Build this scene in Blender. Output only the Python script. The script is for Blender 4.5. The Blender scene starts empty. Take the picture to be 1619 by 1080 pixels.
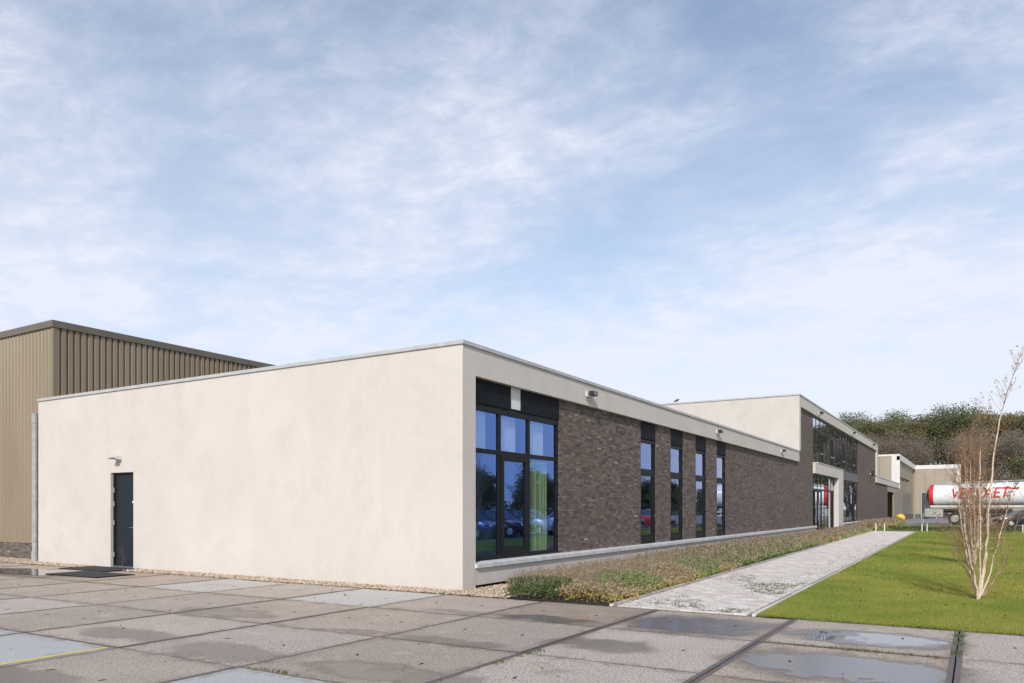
import bpy, bmesh, math, random
import numpy as np
from mathutils import Vector, Matrix
R_ = math.radians
sc = bpy.context.scene
COL = sc.collection
random.seed(7)
rng = np.random.default_rng(7)

# ------------------------------------------------------------------ camera
TH = 0.546
CAM = Vector((-11.7626, -8.2300, 1.5567))
FPX = 1207.76
cd = bpy.data.cameras.new('camera'); cam = bpy.data.objects.new('camera', cd); COL.objects.link(cam)
cd.sensor_width = 36.0; cd.lens = FPX / 1619 * 36; cd.shift_y = (804.12 - 540) / 1619
cd.clip_start = 0.1; cd.clip_end = 4000
cam.location = CAM; cam.rotation_euler = (math.pi / 2, 0, TH - math.pi / 2)
sc.camera = cam
DV = Vector((math.cos(TH), math.sin(TH), 0)); RV = Vector((math.sin(TH), -math.cos(TH), 0))
# ------------------------------------------------------------------ world, sun, exposure
SUN = Vector((-0.91, -0.33, 0.0)).normalized(); SUN_EL = R_(33)
SUN = Vector((SUN.x * math.cos(SUN_EL), SUN.y * math.cos(SUN_EL), math.sin(SUN_EL)))
w = bpy.data.worlds.new('World'); sc.world = w; w.use_nodes = True
nt = w.node_tree; nt.nodes.clear()
def wn(t, **k):
    n = nt.nodes.new(t)
    for a, b in k.items(): setattr(n, a, b)
    return n
sky = wn('ShaderNodeTexSky', sky_type='NISHITA', sun_disc=False, sun_elevation=SUN_EL,
         sun_rotation=math.atan2(SUN.x, SUN.y), altitude=0, air_density=1.0, dust_density=0.6, ozone_density=2.0)
geo = wn('ShaderNodeTexCoord')
sep = wn('ShaderNodeSeparateXYZ'); nt.links.new(geo.outputs['Generated'], sep.inputs[0])
def wmath(op, a, b=None):
    n = wn('ShaderNodeMath', operation=op)
    for i, v in enumerate((a, b)):
        if v is None: continue
        if isinstance(v, (int, float)): n.inputs[i].default_value = v
        else: nt.links.new(v, n.inputs[i])
    return n.outputs[0]
zc = wmath('ADD', wmath('MAXIMUM', sep.outputs[2], 0.0), 0.16)
u = wmath('DIVIDE', sep.outputs[0], zc); v = wmath('DIVIDE', sep.outputs[1], zc)
cmb = wn('ShaderNodeCombineXYZ'); nt.links.new(u, cmb.inputs[0]); nt.links.new(v, cmb.inputs[1])
def cloud(scale, detail, rough, off, st=(1, 1, 1), rot=0.0, dist=0.0):
    mp = wn('ShaderNodeMapping'); mp.inputs['Location'].default_value = off; mp.inputs['Scale'].default_value = st
    mp.inputs['Rotation'].default_value = (0, 0, rot)
    nt.links.new(cmb.outputs[0], mp.inputs[0])
    n = wn('ShaderNodeTexNoise'); n.inputs['Scale'].default_value = scale; n.inputs['Detail'].default_value = detail
    n.inputs['Roughness'].default_value = rough; n.inputs['Distortion'].default_value = dist
    nt.links.new(mp.outputs[0], n.inputs['Vector']); return n.outputs['Fac']
def wrange(x, a, b, c=0.0, d=1.0):
    n = wn('ShaderNodeMapRange', interpolation_type='SMOOTHSTEP'); nt.links.new(x, n.inputs[0])
    for i, q in enumerate((a, b, c, d)): n.inputs[i + 1].default_value = q
    return n.outputs[0]
big = wrange(cloud(0.55, 3, 0.5, (3.1, 1.7, 0)), 0.28, 0.66)
wisp = wrange(cloud(2.2, 8, 0.62, (0.4, 5.2, 0), (1, 0.75, 1), 0.6, 0.35), 0.26, 0.76)
fine = wrange(cloud(11.0, 6, 0.65, (1.4, 2.2, 0), (1, 0.7, 1), 0.2, 0.3), 0.30, 0.75)
c1 = wmath('MULTIPLY', big, wmath('ADD', wmath('MULTIPLY', wisp, 0.62), 0.34))
c2 = wmath('MULTIPLY', wmath('MULTIPLY', fine, wisp), 0.46)
low = wrange(sep.outputs[2], 0.02, 0.58, 0.92, 0.0)
lowf = wmath('MULTIPLY', low, wmath('ADD', wmath('MULTIPLY', wisp, 0.45), 0.62))
cf = wmath('MINIMUM', wmath('ADD', wmath('ADD', wmath('ADD', wmath('MULTIPLY', c1, 0.46), c2), 0.05), lowf), 0.95)
mx = wn('ShaderNodeMix', data_type='RGBA'); nt.links.new(cf, mx.inputs['Factor'])
nt.links.new(sky.outputs[0], mx.inputs[6]); mx.inputs[7].default_value = (5.25, 5.5, 6.2, 1)
bg = wn('ShaderNodeBackground'); bg.inputs[1].default_value = 0.10; nt.links.new(mx.outputs[2], bg.inputs[0])
wo = wn('ShaderNodeOutputWorld'); nt.links.new(bg.outputs[0], wo.inputs[0])
sl = bpy.data.lights.new('sun', 'SUN'); so = bpy.data.objects.new('sun', sl); COL.objects.link(so)
sl.energy = 2.3; sl.angle = R_(3.0); sl.color = (1.0, 0.95, 0.89)
so.rotation_euler = (-SUN).to_track_quat('-Z', 'Y').to_euler(); so.location = (-30, -20, 40)
sc.view_settings.view_transform = 'Standard'; sc.view_settings.look = 'None'
sc.view_settings.exposure = 0.68; sc.view_settings.gamma = 1.0
sc.cycles.use_denoising = True
sc.cycles.max_bounces = 8; sc.cycles.transparent_max_bounces = 12
sc.cycles.sample_clamp_indirect = 6

# ------------------------------------------------------------------ helpers
class MB:
    def __init__(s): s.v = []; s.f = []
    def add(s, vs, fs):
        o = len(s.v); s.v += [tuple(p) for p in vs]; s.f += [tuple(i + o for i in f) for f in fs]; return s
    def box(s, x0, x1, y0, y1, z0, z1):
        return s.add([(x0,y0,z0),(x1,y0,z0),(x1,y1,z0),(x0,y1,z0),(x0,y0,z1),(x1,y0,z1),(x1,y1,z1),(x0,y1,z1)],
                     [(0,3,2,1),(4,5,6,7),(0,1,5,4),(1,2,6,5),(2,3,7,6),(3,0,4,7)])
    def quad(s, *p): return s.add(p, [tuple(range(len(p)))])
    def tube(s, pts, rad, n=6, cap=True):
        pts = [Vector(p) for p in pts]
        if not isinstance(rad, (list, tuple)): rad = [rad] * len(pts)
        o = len(s.v); up = None
        for i, p in enumerate(pts):
            t = (pts[min(i + 1, len(pts) - 1)] - pts[max(i - 1, 0)])
            t = t.normalized() if t.length > 1e-9 else Vector((0, 0, 1))
            if up is None: up = Vector((1, 0, 0)) if abs(t.x) < .9 else Vector((0, 1, 0))
            a = t.cross(up).normalized(); b = t.cross(a).normalized(); up = -b.cross(t).cross(t).normalized() if False else up
            for k in range(n):
                q = 2 * math.pi * k / n
                s.v.append(tuple(p + (a * math.cos(q) + b * math.sin(q)) * rad[i]))
        for i in range(len(pts) - 1):
            for k in range(n):
                k2 = (k + 1) % n
                s.f.append((o + i*n + k, o + i*n + k2, o + (i+1)*n + k2, o + (i+1)*n + k))
        if cap:
            s.f.append(tuple(o + k for k in range(n))[::-1]); s.f.append(tuple(o + (len(pts)-1)*n + k for k in range(n)))
        return s
    def lathe(s, prof, n=16, axis='z', c=(0, 0, 0), caps=True):   # prof: (r, h)
        o = len(s.v)
        for r, h in prof:
            for k in range(n):
                q = 2 * math.pi * k / n; a, b = r * math.cos(q), r * math.sin(q)
                p = {'z': (a, b, h), 'x': (h, a, b), 'y': (a, h, b)}[axis]
                s.v.append((p[0] + c[0], p[1] + c[1], p[2] + c[2]))
        for i in range(len(prof) - 1):
            for k in range(n):
                k2 = (k + 1) % n; s.f.append((o+i*n+k, o+i*n+k2, o+(i+1)*n+k2, o+(i+1)*n+k))
        if caps: s.f.append(tuple(o + k for k in range(n))[::-1]); s.f.append(tuple(o + (len(prof)-1)*n + k for k in range(n)))
        return s
    def prism(s, poly, axis, a, b):      # poly in the plane normal to axis
        n = len(poly)
        def P(q, h): return {'x': (h, q[0], q[1]), 'y': (q[0], h, q[1]), 'z': (q[0], q[1], h)}[axis]
        return s.add([P(q, a) for q in poly] + [P(q, b) for q in poly],
                     [tuple(range(n))[::-1], tuple(range(n, 2*n))] + [(i, (i+1) % n, n + (i+1) % n, n + i) for i in range(n)])
def mesh(name, mb):
    m = bpy.data.meshes.new(name); m.from_pydata(mb.v, [], mb.f); m.update(); return m
def fixn(m):
    b = bmesh.new(); b.from_mesh(m); bmesh.ops.recalc_face_normals(b, faces=b.faces); b.to_mesh(m); b.free(); return m
def link(name, data, mat=None, parent=None, loc=None, rz=None):
    o = bpy.data.objects.new(name, data); COL.objects.link(o)
    if mat is not None and data is not None and not data.materials: data.materials.append(mat)
    if parent is not None: o.parent = parent
    if loc is not None: o.location = loc
    if rz is not None: o.rotation_euler = (0, 0, rz)
    return o
def obj(name, mb, mat, parent=None, smooth=False, loc=None, rz=None, bevel=0.0):
    m = fixn(mesh(name, mb))
    if bevel:
        b = bmesh.new(); b.from_mesh(m)
        bmesh.ops.bevel(b, geom=b.edges[:], offset=bevel, segments=1, affect='EDGES', clamp_overlap=True); b.to_mesh(m); b.free()
    if smooth: m.polygons.foreach_set('use_smooth', [True] * len(m.polygons)); m.set_sharp_from_angle(angle=R_(38))
    return link(name, m, mat, parent, loc, rz)
def thing(name, label, cat, loc=(0, 0, 0), rz=0.0, group=None):
    o = bpy.data.objects.new(name, None); COL.objects.link(o); o.location = loc; o.rotation_euler = (0, 0, rz)
    o.empty_display_size = .2
    return tag(o, label, cat, group)
def tag(o, label=None, cat=None, group=None, kind=None):
    if label: o['label'] = label
    if cat: o['category'] = cat
    if group: o['group'] = group
    if kind: o['kind'] = kind
    return o
def struct(o): o['kind'] = 'structure'; return o
def stuff(o): o['kind'] = 'stuff'; return o
def box(name, d, mat, parent=None, bevel=0.0): return obj(name, MB().box(*d), mat, parent, bevel=bevel)
def npmesh(name, V, F, attr=None, col=None):     # V (n,3)  F (m,k) same k ; attr {name: per-vertex floats} ; col per-vertex rgb
    V = np.asarray(V, np.float32); F = np.asarray(F, np.int32); m = bpy.data.meshes.new(name)
    k = F.shape[1]; m.vertices.add(len(V)); m.vertices.foreach_set('co', V.ravel())
    m.loops.add(F.size); m.loops.foreach_set('vertex_index', F.ravel())
    m.polygons.add(len(F)); m.polygons.foreach_set('loop_start', np.arange(0, F.size, k, dtype=np.int32))
    m.polygons.foreach_set('loop_total', np.full(len(F), k, np.int32))
    m.update(calc_edges=True); m.polygons.foreach_set('use_smooth', [False] * len(F))
    for a, d in (attr or {}).items():
        at = m.attributes.new(a, 'FLOAT', 'POINT'); at.data.foreach_set('value', np.asarray(d, np.float32))
    if col is not None:
        at = m.attributes.new('tint', 'FLOAT_COLOR', 'POINT')
        at.data.foreach_set('color', np.c_[np.asarray(col, np.float32), np.ones(len(V), np.float32)].ravel())
    return m
def copy_tree(o, parent=None):
    c = o.copy(); COL.objects.link(c)
    if parent is not None: c.parent = parent
    for ch in list(o.children): copy_tree(ch, c)
    return c

# ------------------------------------------------------------------ materials
class Mat:
    def __init__(s, name, base=(.5, .5, .5), rough=.7, metal=0.0, spec=.5):
        s.m = bpy.data.materials.new(name); s.m.use_nodes = True; s.t = s.m.node_tree; s.b = s.t.nodes['Principled BSDF']
        s.b.inputs['Base Color'].default_value = (*base, 1); s.b.inputs['Roughness'].default_value = rough
        s.b.inputs['Metallic'].default_value = metal; s.b.inputs['Specular IOR Level'].default_value = spec
    def n(s, t, **k):
        q = s.t.nodes.new(t)
        for a, b in k.items(): setattr(q, a, b)
        return q
    def l(s, a, b): s.t.links.new(a, b)
    def setv(s, sock, v):
        if isinstance(v, (int, float)): sock.default_value = v
        elif isinstance(v, tuple): sock.default_value = (*v, 1) if len(v) == 3 and sock.type == 'RGBA' else v
        else: s.l(v, sock)
    def pos(s): return s.n('ShaderNodeNewGeometry').outputs['Position']
    def oco(s): return s.n('ShaderNodeTexCoord').outputs['Object']
    def oinfo(s, k): return s.n('ShaderNodeObjectInfo').outputs[k]
    def attr(s, name, out='Fac'): q = s.n('ShaderNodeAttribute', attribute_name=name); return q.outputs[out]
    def noise(s, scale, detail=4, rough=.6, co=None, st=(1, 1, 1), off=(0, 0, 0)):
        mp = s.n('ShaderNodeMapping'); mp.inputs['Scale'].default_value = st; s.l(co or s.pos(), mp.inputs[0]); s.setv(mp.inputs['Location'], off)
        q = s.n('ShaderNodeTexNoise'); q.inputs['Scale'].default_value = scale; q.inputs['Detail'].default_value = detail
        q.inputs['Roughness'].default_value = rough; s.l(mp.outputs[0], q.inputs['Vector']); return q.outputs['Fac']
    def rng(s, x, a, b, c=0.0, d=1.0):
        q = s.n('ShaderNodeMapRange', interpolation_type='SMOOTHSTEP'); s.setv(q.inputs[0], x)
        for i, vv in enumerate((a, b, c, d)): s.setv(q.inputs[i + 1], vv)
        return q.outputs[0]
    def ma(s, op, a, b=0.0, c=None):
        q = s.n('ShaderNodeMath', operation=op); s.setv(q.inputs[0], a); s.setv(q.inputs[1], b)
        if c is not None: s.setv(q.inputs[2], c)
        return q.outputs[0]
    def mix(s, f, a, b, blend='MIX'):
        q = s.n('ShaderNodeMix', data_type='RGBA', blend_type=blend); s.setv(q.inputs['Factor'], f); s.setv(q.inputs[6], a); s.setv(q.inputs[7], b)
        return q.outputs[2]
    def ramp(s, f, stops, const=False):
        q = s.n('ShaderNodeValToRGB'); e = q.color_ramp.elements
        if const: q.color_ramp.interpolation = 'CONSTANT'
        while len(e) < len(stops): e.new(.5)
        for i, (p, c) in enumerate(stops): e[i].position = p; e[i].color = (*c, 1)
        s.setv(q.inputs[0], f); return q.outputs[0]
    def col(s, c): s.setv(s.b.inputs['Base Color'], c); return s
    def rough(s, c): s.setv(s.b.inputs['Roughness'], c); return s
    def bump(s, h, strength=.3, dist=.01):
        q = s.n('ShaderNodeBump'); q.inputs['Strength'].default_value = strength; q.inputs['Distance'].default_value = dist
        s.l(h, q.inputs['Height']); s.l(q.outputs[0], s.b.inputs['Normal']); return s
def flat(name, base, rough=.6, metal=0.0, var=.12, scale=3.0, spec=.5):
    a = Mat(name, base, rough, metal, spec)
    f = a.noise(scale, 5, .6)
    lo = tuple(c * (1 - var) for c in base); hi = tuple(min(1, c * (1 + var)) for c in base)
    a.col(a.mix(a.rng(f, .3, .7), lo, hi)); a.rough(a.rng(a.noise(scale * 4, 3), .3, .7, max(.02, rough - .08), min(1, rough + .08)))
    return a.m
# white render (stucco)
a = Mat('cream_render', rough=.92, spec=.25)
f1 = a.noise(0.8, 7, .68, st=(1, 1, .8)); f2 = a.noise(1.7, 7, .72, st=(1, 1, .8)); f3 = a.noise(.35, 3, .5, off=(5, 2, 1))
c = a.mix(a.rng(f1, .35, .68), (.578, .534, .478), (.612, .560, .512))
c = a.mix(a.ma('MULTIPLY', a.rng(f2, .45, .64), .55), c, (.535, .497, .432))
c = a.mix(a.ma('MULTIPLY', a.rng(f3, .48, .65), .45), c, (.635, .585, .535))
streak = a.noise(3.2, 5, .65, st=(1, 1, .06))
c = a.mix(a.ma('MULTIPLY', a.rng(streak, .58, .76), .08), c, (.46, .42, .35))
a.col(c); a.bump(a.noise(90, 4, .7), .25, .004); STUCCO = a.m
M = {}
M['coping'] = flat('coping_aluminium', (.47, .475, .475), .5, .1, .08, 4)
M['black'] = flat('black_panel', (.010, .012, .017), .7, 0, .25, 6, .15)
M['frame'] = flat('black_frame', (.009, .010, .012), .5, 0, .2, 8, .2)
M['white'] = flat('white_board', (.66, .66, .64), .6, 0, .05, 6)
M['door'] = None
a = Mat('door_paint', (.010, .014, .020), .42, 0, .25)
f = a.noise(3.5, 6, .7, st=(1, 1, .35)); zz = a.n('ShaderNodeSeparateXYZ'); a.l(a.pos(), zz.inputs[0])
sm = a.ma('MULTIPLY', a.rng(f, .52, .72), a.rng(zz.outputs[2], 1.15, .3))
a.col(a.mix(sm, (.012, .017, .024), (.075, .082, .09))); a.rough(a.rng(f, .3, .7, .25, .5)); M['door'] = a.m
M['steel'] = flat('brushed_steel', (.55, .55, .55), .35, .9, .1, 20)
M['sill'] = flat('sill_stone', (.56, .56, .56), .5, 0, .14, 5)
M['zinc'] = flat('zinc_pipe', (.34, .355, .36), .6, .05, .12, 5)
M['roof'] = flat('roof_felt', (.09, .09, .095), .9, 0, .2, 2)
M['dark'] = flat('dark_gap', (.02, .02, .02), .95, 0, .2, 5)
M['lampgrey'] = flat('lamp_grey', (.50, .51, .52), .5, .1, .1, 8)
M['lampdark'] = flat('lamp_dark', (.03, .03, .035), .4, .1, .2, 8)
M['lens'] = flat('lamp_lens', (.16, .18, .2), .12, 0, .1, 8)
M['mat'] = None
a = Mat('rubber_mat', (.028, .029, .031), .85)
f = a.noise(60, 3, .6); a.col(a.mix(a.rng(f, .4, .7), (.018, .018, .019), (.05, .05, .052))); a.bump(f, .8, .01); M['mat'] = a.m
# bricks
BR = [(0.0, (.085, .063, .053)), (.25, (.145, .110, .093)), (.5, (.190, .149, .128)), (.75, (.235, .190, .166)), (.92, (.31, .258, .222)), (1.0, (.54, .47, .41))]
def brickmat(name, src):
    a = Mat(name, rough=.88, spec=.3)
    r = a.attr('rnd') if src == 'attr' else a.ma('MULTIPLY_ADD', a.oinfo('Random'), .66, .14)
    c = a.ramp(r, BR)
    g = a.noise(.45, 4, .6); c = a.mix(a.ma('MULTIPLY', a.rng(g, .5, .72), .28), c, (.085, .09, .075))
    g = a.noise(45, 4, .7); c = a.mix(a.rng(g, .3, .7, .0, .38), c, (.065, .050, .044))
    a.col(c); a.bump(g, .6, .006); return a.m
M['brick'] = brickmat('brick_mix', 'attr'); M['brick1'] = brickmat('brick_single', 'obj')
M['mortar'] = flat('mortar', (.125, .108, .094), .95, 0, .2, 12)
def glass(name, n_tint, g_tint, base, tr=(.55, .6, .6)):
    a = Mat(name); t = a.t; t.nodes.remove(a.b)
    out = t.nodes['Material Output']
    lw = a.n('ShaderNodeLayerWeight'); lw.inputs['Blend'].default_value = .5
    fres = a.n('ShaderNodeFresnel'); fres.inputs['IOR'].default_value = 1.52
    gl = a.n('ShaderNodeBsdfGlossy'); gl.inputs['Roughness'].default_value = 0.004
    a.setv(gl.inputs['Color'], a.mix(a.rng(lw.outputs['Facing'], .45, .92), n_tint, g_tint))
    wv = a.noise(.7, 2, .5); bp = a.n('ShaderNodeBump'); bp.inputs['Strength'].default_value = .035; bp.inputs['Distance'].default_value = .05
    a.l(wv, bp.inputs['Height']); a.l(bp.outputs[0], gl.inputs['Normal'])
    tp = a.n('ShaderNodeBsdfTransparent'); tp.inputs['Color'].default_value = (*tr, 1)
    bf = a.n('ShaderNodeNewGeometry').outputs['Backfacing']
    ms = a.n('ShaderNodeMixShader'); a.setv(ms.inputs[0], a.ma('MULTIPLY', a.ma('MINIMUM', a.ma('ADD', fres.outputs[0], base), 1.0), a.ma('SUBTRACT', 1.0, bf)))
    a.l(tp.outputs[0], ms.inputs[1]); a.l(gl.outputs[0], ms.inputs[2]); a.l(ms.outputs[0], out.inputs[0]); return a.m
M['glass'] = glass('coated_glass', (.22, .42, 1.0), (.90, .93, 1.0), .34, (.92, .95, .93))
M['carglass'] = glass('car_glass', (.8, .85, .9), (1, 1, 1), .12, (.15, .16, .17))

# ------------------------------------------------------------------ ground layers
a = Mat('field_earth', rough=.95); f = a.noise(.15, 6); a.col(a.mix(a.rng(f, .35, .65), (.055, .075, .028), (.085, .085, .045)))
gm = MB().quad((-900, -900, -.16), (1500, -900, -.16), (1500, 900, -.16), (-900, 900, -.16))
struct(obj('ground', gm, a.m))
a = Mat('asphalt', rough=.88); f = a.noise(.25, 5, .6); g = a.noise(60, 3)
a.col(a.mix(a.rng(f, .35, .65), (.20, .195, .195), (.27, .262, .258))); a.bump(g, .4, .005)
struct(obj('yard_road', MB().box(72, 160, -70, -.9, -.15, 0.0).box(82, 160, -.9, 40, -.15, -.004), a.m))
struct(obj('parking_lot', MB().box(10, 71.9, -18, -11.6, -.15, .006), a.m))
# ------------------------------------------------------------------ concrete plate paving
a = Mat('plate_concrete', rough=.8, spec=.45)
P_ = a.pos()
oc = a.oinfo('Color'); osep = a.n('ShaderNodeSeparateColor'); a.l(oc, osep.inputs[0])
tone, blue = osep.outputs[0], osep.outputs[2]
f1 = a.noise(1.1, 6, .62); f2 = a.noise(42, 3, .85); f3 = a.noise(20, 4, .8, off=(3, 1, 0)); rnd = a.oinfo('Random')
c = a.mix(a.rng(f1, .3, .7), (.365, .290, .218), (.50, .405, .312))
c = a.mix(a.rng(rnd, 0, 1, 0, .5), c, (.54, .46, .385))
c = a.mix(a.rng(rnd, .45, .0, 0, .55), c, (.27, .212, .16)); c = a.mix(tone, c, (.62, .59, .55)); c = a.mix(blue, c, (.43, .44, .435))
spk = a.ma('MULTIPLY', a.rng(f2, .47, .60), a.ma('SUBTRACT', 1.0, a.ma('MULTIPLY', blue, .8)))
c = a.mix(a.ma('MULTIPLY', spk, .78), c, (.125, .102, .084))
c = a.mix(a.ma('MULTIPLY', a.rng(f3, .55, .68), .5), c, (.56, .50, .44))
pc = a.n('ShaderNodeSeparateXYZ'); a.l(a.oco(), pc.inputs[0])
em_ = a.ma('MINIMUM', a.ma('SUBTRACT', 1.02, a.ma('ABSOLUTE', pc.outputs[0])), a.ma('SUBTRACT', .99, a.ma('ABSOLUTE', pc.outputs[1])))
gn = a.noise(4.5, 6, .75); gr_ = a.ma('MULTIPLY', a.rng(em_, .20, .0), a.rng(gn, .42, .62))
c = a.mix(a.ma('MULTIPLY', gr_, .62), c, (.115, .085, .062))
oil = a.rng(a.noise(.75, 6, .7, off=(9, 4, 0)), .58, .70); c = a.mix(a.ma('MULTIPLY', oil, .38), c, (.15, .118, .092))
pale = a.rng(a.noise(1.6, 6, .7, off=(2, 7, 0)), .56, .68); c = a.mix(a.ma('MULTIPLY', pale, .42), c, (.56, .50, .43))
STAINS = [(-4.2, 1.35, .42, .95, .8), (-6.15, .75, .36, 1.0, .7), (-6.25, -1.2, .42, .85, .75), (-6.2, -3.45, .36, 1.1, .9), (-4.5, -1.5, .16, .6, .55),
          (-4.5, -2.95, .22, .8, .65), (-2.3, -3.05, .30, .9, .9), (-3.75, -4.55, .42, .7, .8), (-1.75, -5.05, .95, 1.1, 1.06), (-1.75, -7.15, .62, 1.0, 1.29),
          (-3.65, -7.1, .80, 1.25, 1.1), (-2.35, -1.6, .2, .7, .55), (-8.1, -.5, .35, 1.0, .85), (-2.1, 11.2, .75, 1.9, 1.1), (-8.6, 3.2, .5, 1.0, .5), (-6.9, -6.2, .7, 1.1, .8)]
wob = a.n('ShaderNodeTexNoise'); wob.inputs['Scale'].default_value = 2.6; wob.inputs['Detail'].default_value = 5; a.l(P_, wob.inputs['Vector'])
wv = a.n('ShaderNodeVectorMath', operation='MULTIPLY_ADD'); a.l(wob.outputs['Color'], wv.inputs[0]); wv.inputs[1].default_value = (.7, .7, 0)
ad = a.n('ShaderNodeVectorMath', operation='SUBTRACT'); a.l(P_, ad.inputs[0]); ad.inputs[1].default_value = (.35, .35, 0); a.l(ad.outputs[0], wv.inputs[2])
wet = None
for (x, y, rx, ry, s) in STAINS:
    mp = a.n('ShaderNodeMapping', vector_type='TEXTURE'); mp.inputs['Location'].default_value = (x, y, 0); mp.inputs['Scale'].default_value = (rx, ry, 1000)
    a.l(wv.outputs[0], mp.inputs[0]); ln = a.n('ShaderNodeVectorMath', operation='LENGTH'); a.l(mp.outputs[0], ln.inputs[0])
    e = a.ma('MULTIPLY', a.rng(ln.outputs['Value'], 1.2, .62), s); wet = e if wet is None else a.ma('MAXIMUM', wet, e)
wet = a.ma('MULTIPLY', wet, a.rng(f1, .25, .5, .75, 1.0))
w01 = a.ma('MINIMUM', wet, 1.0)
c = a.mix(a.ma('MULTIPLY', w01, .74), c, (.085, .062, .047))
c = a.mix(a.rng(wet, .90, 1.06, 0, .75), c, (.155, .16, .172))  # blue-grey sky reflection on the wettest patches is put into the colour
a.col(c); a.rough(a.ma('MINIMUM', a.rng(wet, .35, 1.0, .82, .22), a.rng(wet, 1.06, 1.24, .82, .03)))
bs = a.ma('MULTIPLY', a.ma('ADD', a.ma('MULTIPLY', f3, .6), f2), a.rng(wet, .8, 1.02, 1.0, 0.0)); a.bump(bs, .8, .010)
M['plate'] = a.m
a = Mat('steel_angle', rough=.55, metal=.35); f = a.noise(3.0, 6, .7); g = a.noise(30, 4)
c = a.mix(a.rng(f, .38, .62), (.17, .158, .165), (.20, .125, .085)); a.col(a.mix(a.rng(g, .4, .7, 0, .5), c, (.06, .045, .04))); M['angle'] = a.m
M['soil'] = flat('soil', (.045, .034, .026), .98, 0, .35, 14)
M['slot'] = flat('slot_dark', (.02, .017, .016), .9)
M['yellow_line'] = None
a = Mat('yellow_road_paint', (.72, .50, .06), .7); f = a.noise(25, 5, .7); a.col(a.mix(a.rng(f, .55, .75), (.74, .53, .08), (.5, .45, .35))); M['yellow_line'] = a.m
pave = struct(obj('concrete_paving', MB().box(-15.1, -.50, -18.2, 30.1, -.15, -.035), M['soil']))
PX = [-.55 - 2.065 * i for i in range(8)]; PY0, PD = -.03, 2.005
W_, L_ = 2.065, 2.005
def plate_mesh(gy):
    hx, hy = W_ / 2 - .008, L_ / 2 - gy
    b = bmesh.new(); r = bmesh.ops.create_cube(b, size=1)
    for q in b.verts: q.co = Vector((q.co.x * 2 * hx, q.co.y * 2 * hy, (q.co.z - .5) * .12))
    m = bpy.data.meshes.new('concrete_plate'); b.to_mesh(m); b.free(); m.materials.append(M['plate']); return m, hx, hy
pm, hx, hy = plate_mesh(.012)
pmw, hxw, hyw = plate_mesh(.012)
def edge_mesh(hx, hy, wx, wy):
    e = MB(); z0, z1 = -.06, .0025
    e.box(-hx, hx, hy - wy, hy + .004, z0, z1).box(-hx, hx, -hy - .004, -hy + wy, z0, z1)
    e.box(hx - wx, hx + .003, -hy + wy, hy - wy, z0, z1 - .0006).box(-hx - .003, -hx + wx, -hy + wy, hy - wy, z0, z1 - .0006)
    m = fixn(mesh('steel_edge', e)); m.materials.append(M['angle']); return m
em = edge_mesh(hx, hy, .010, .026); emw = edge_mesh(hx, hy, .012, .045); emn = edge_mesh(hx, hy, .007, .010)
sm_ = fixn(mesh('lifting_slot', MB().prism([(-.040, -.009), (-.02, -.018), (.035, -.013), (.042, .008), (.01, .016), (-.035, .010)], 'z', -.01, .0022))); sm_.materials.append(M['slot'])
TONE = {(0, 2): (.85, .1), (0, 0): (.9, .15), (3, 0): (.2, 1.0), (3, 1): (.2, 1.0), (3, -2): (.4, .9), (2, 2): (.45, 0), (2, -1): (.40, 0), (0, -1): (.1, 0), (1, 0): (.1, 0), (2, -3): (.25, 0), (1, -3): (.3, 0), (2, -2): (.2, 0), (1, -5): (.2, 0), (0, -5): (.3, 0)}
for i in range(7):
    for k in range(-9, 15):
        y0 = PY0 + PD * k
        o = link('concrete_plate', pm, None, pave, (PX[i] - W_ / 2 + random.uniform(-.004, .004), y0 + L_ / 2, random.uniform(-.004, .003)))
        o.rotation_euler = (random.uniform(-.0015, .0015), random.uniform(-.0015, .0015), random.uniform(-.002, .002))
        t = TONE.get((i, k), (random.choice([0, 0, .1, .25]), 0)); o.color = (t[0], 0, t[1], 1)
        wide = k <= -2
        link('steel_edge', emw if (k <= -3 and i < 4) else em if (i + k) % 3 else emn, None, o)
        for sx in (-.45, .45):
            if random.random() < .85: link('lifting_slot', sm_, None, o, (random.uniform(-.05, .05), sx + random.uniform(-.03, .03), 0), random.uniform(-.5, .9))
        if i in (3, 4, 5) and k == 0:
            obj('painted_line', MB().quad((-1.0, -.90, .0040), (.985, -.90, .0040), (.985, -.83, .0040), (-1.0, -.83, .0040)), M['yellow_line'], o)
# water lying in the low corner by the downpipe
a = Mat('puddle_water', (.05, .045, .04), .02, 0, .5)
pts = [(-1.15, 10.9), (-1.5, 10.2), (-2.0, 9.9), (-2.35, 10.4), (-2.45, 11.3), (-2.5, 12.4), (-2.2, 13.3), (-1.7, 13.4), (-1.35, 12.7), (-1.3, 11.8)]
struct(obj('puddle', MB().prism(pts, 'z', -.002, .0075), a.m))

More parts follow.
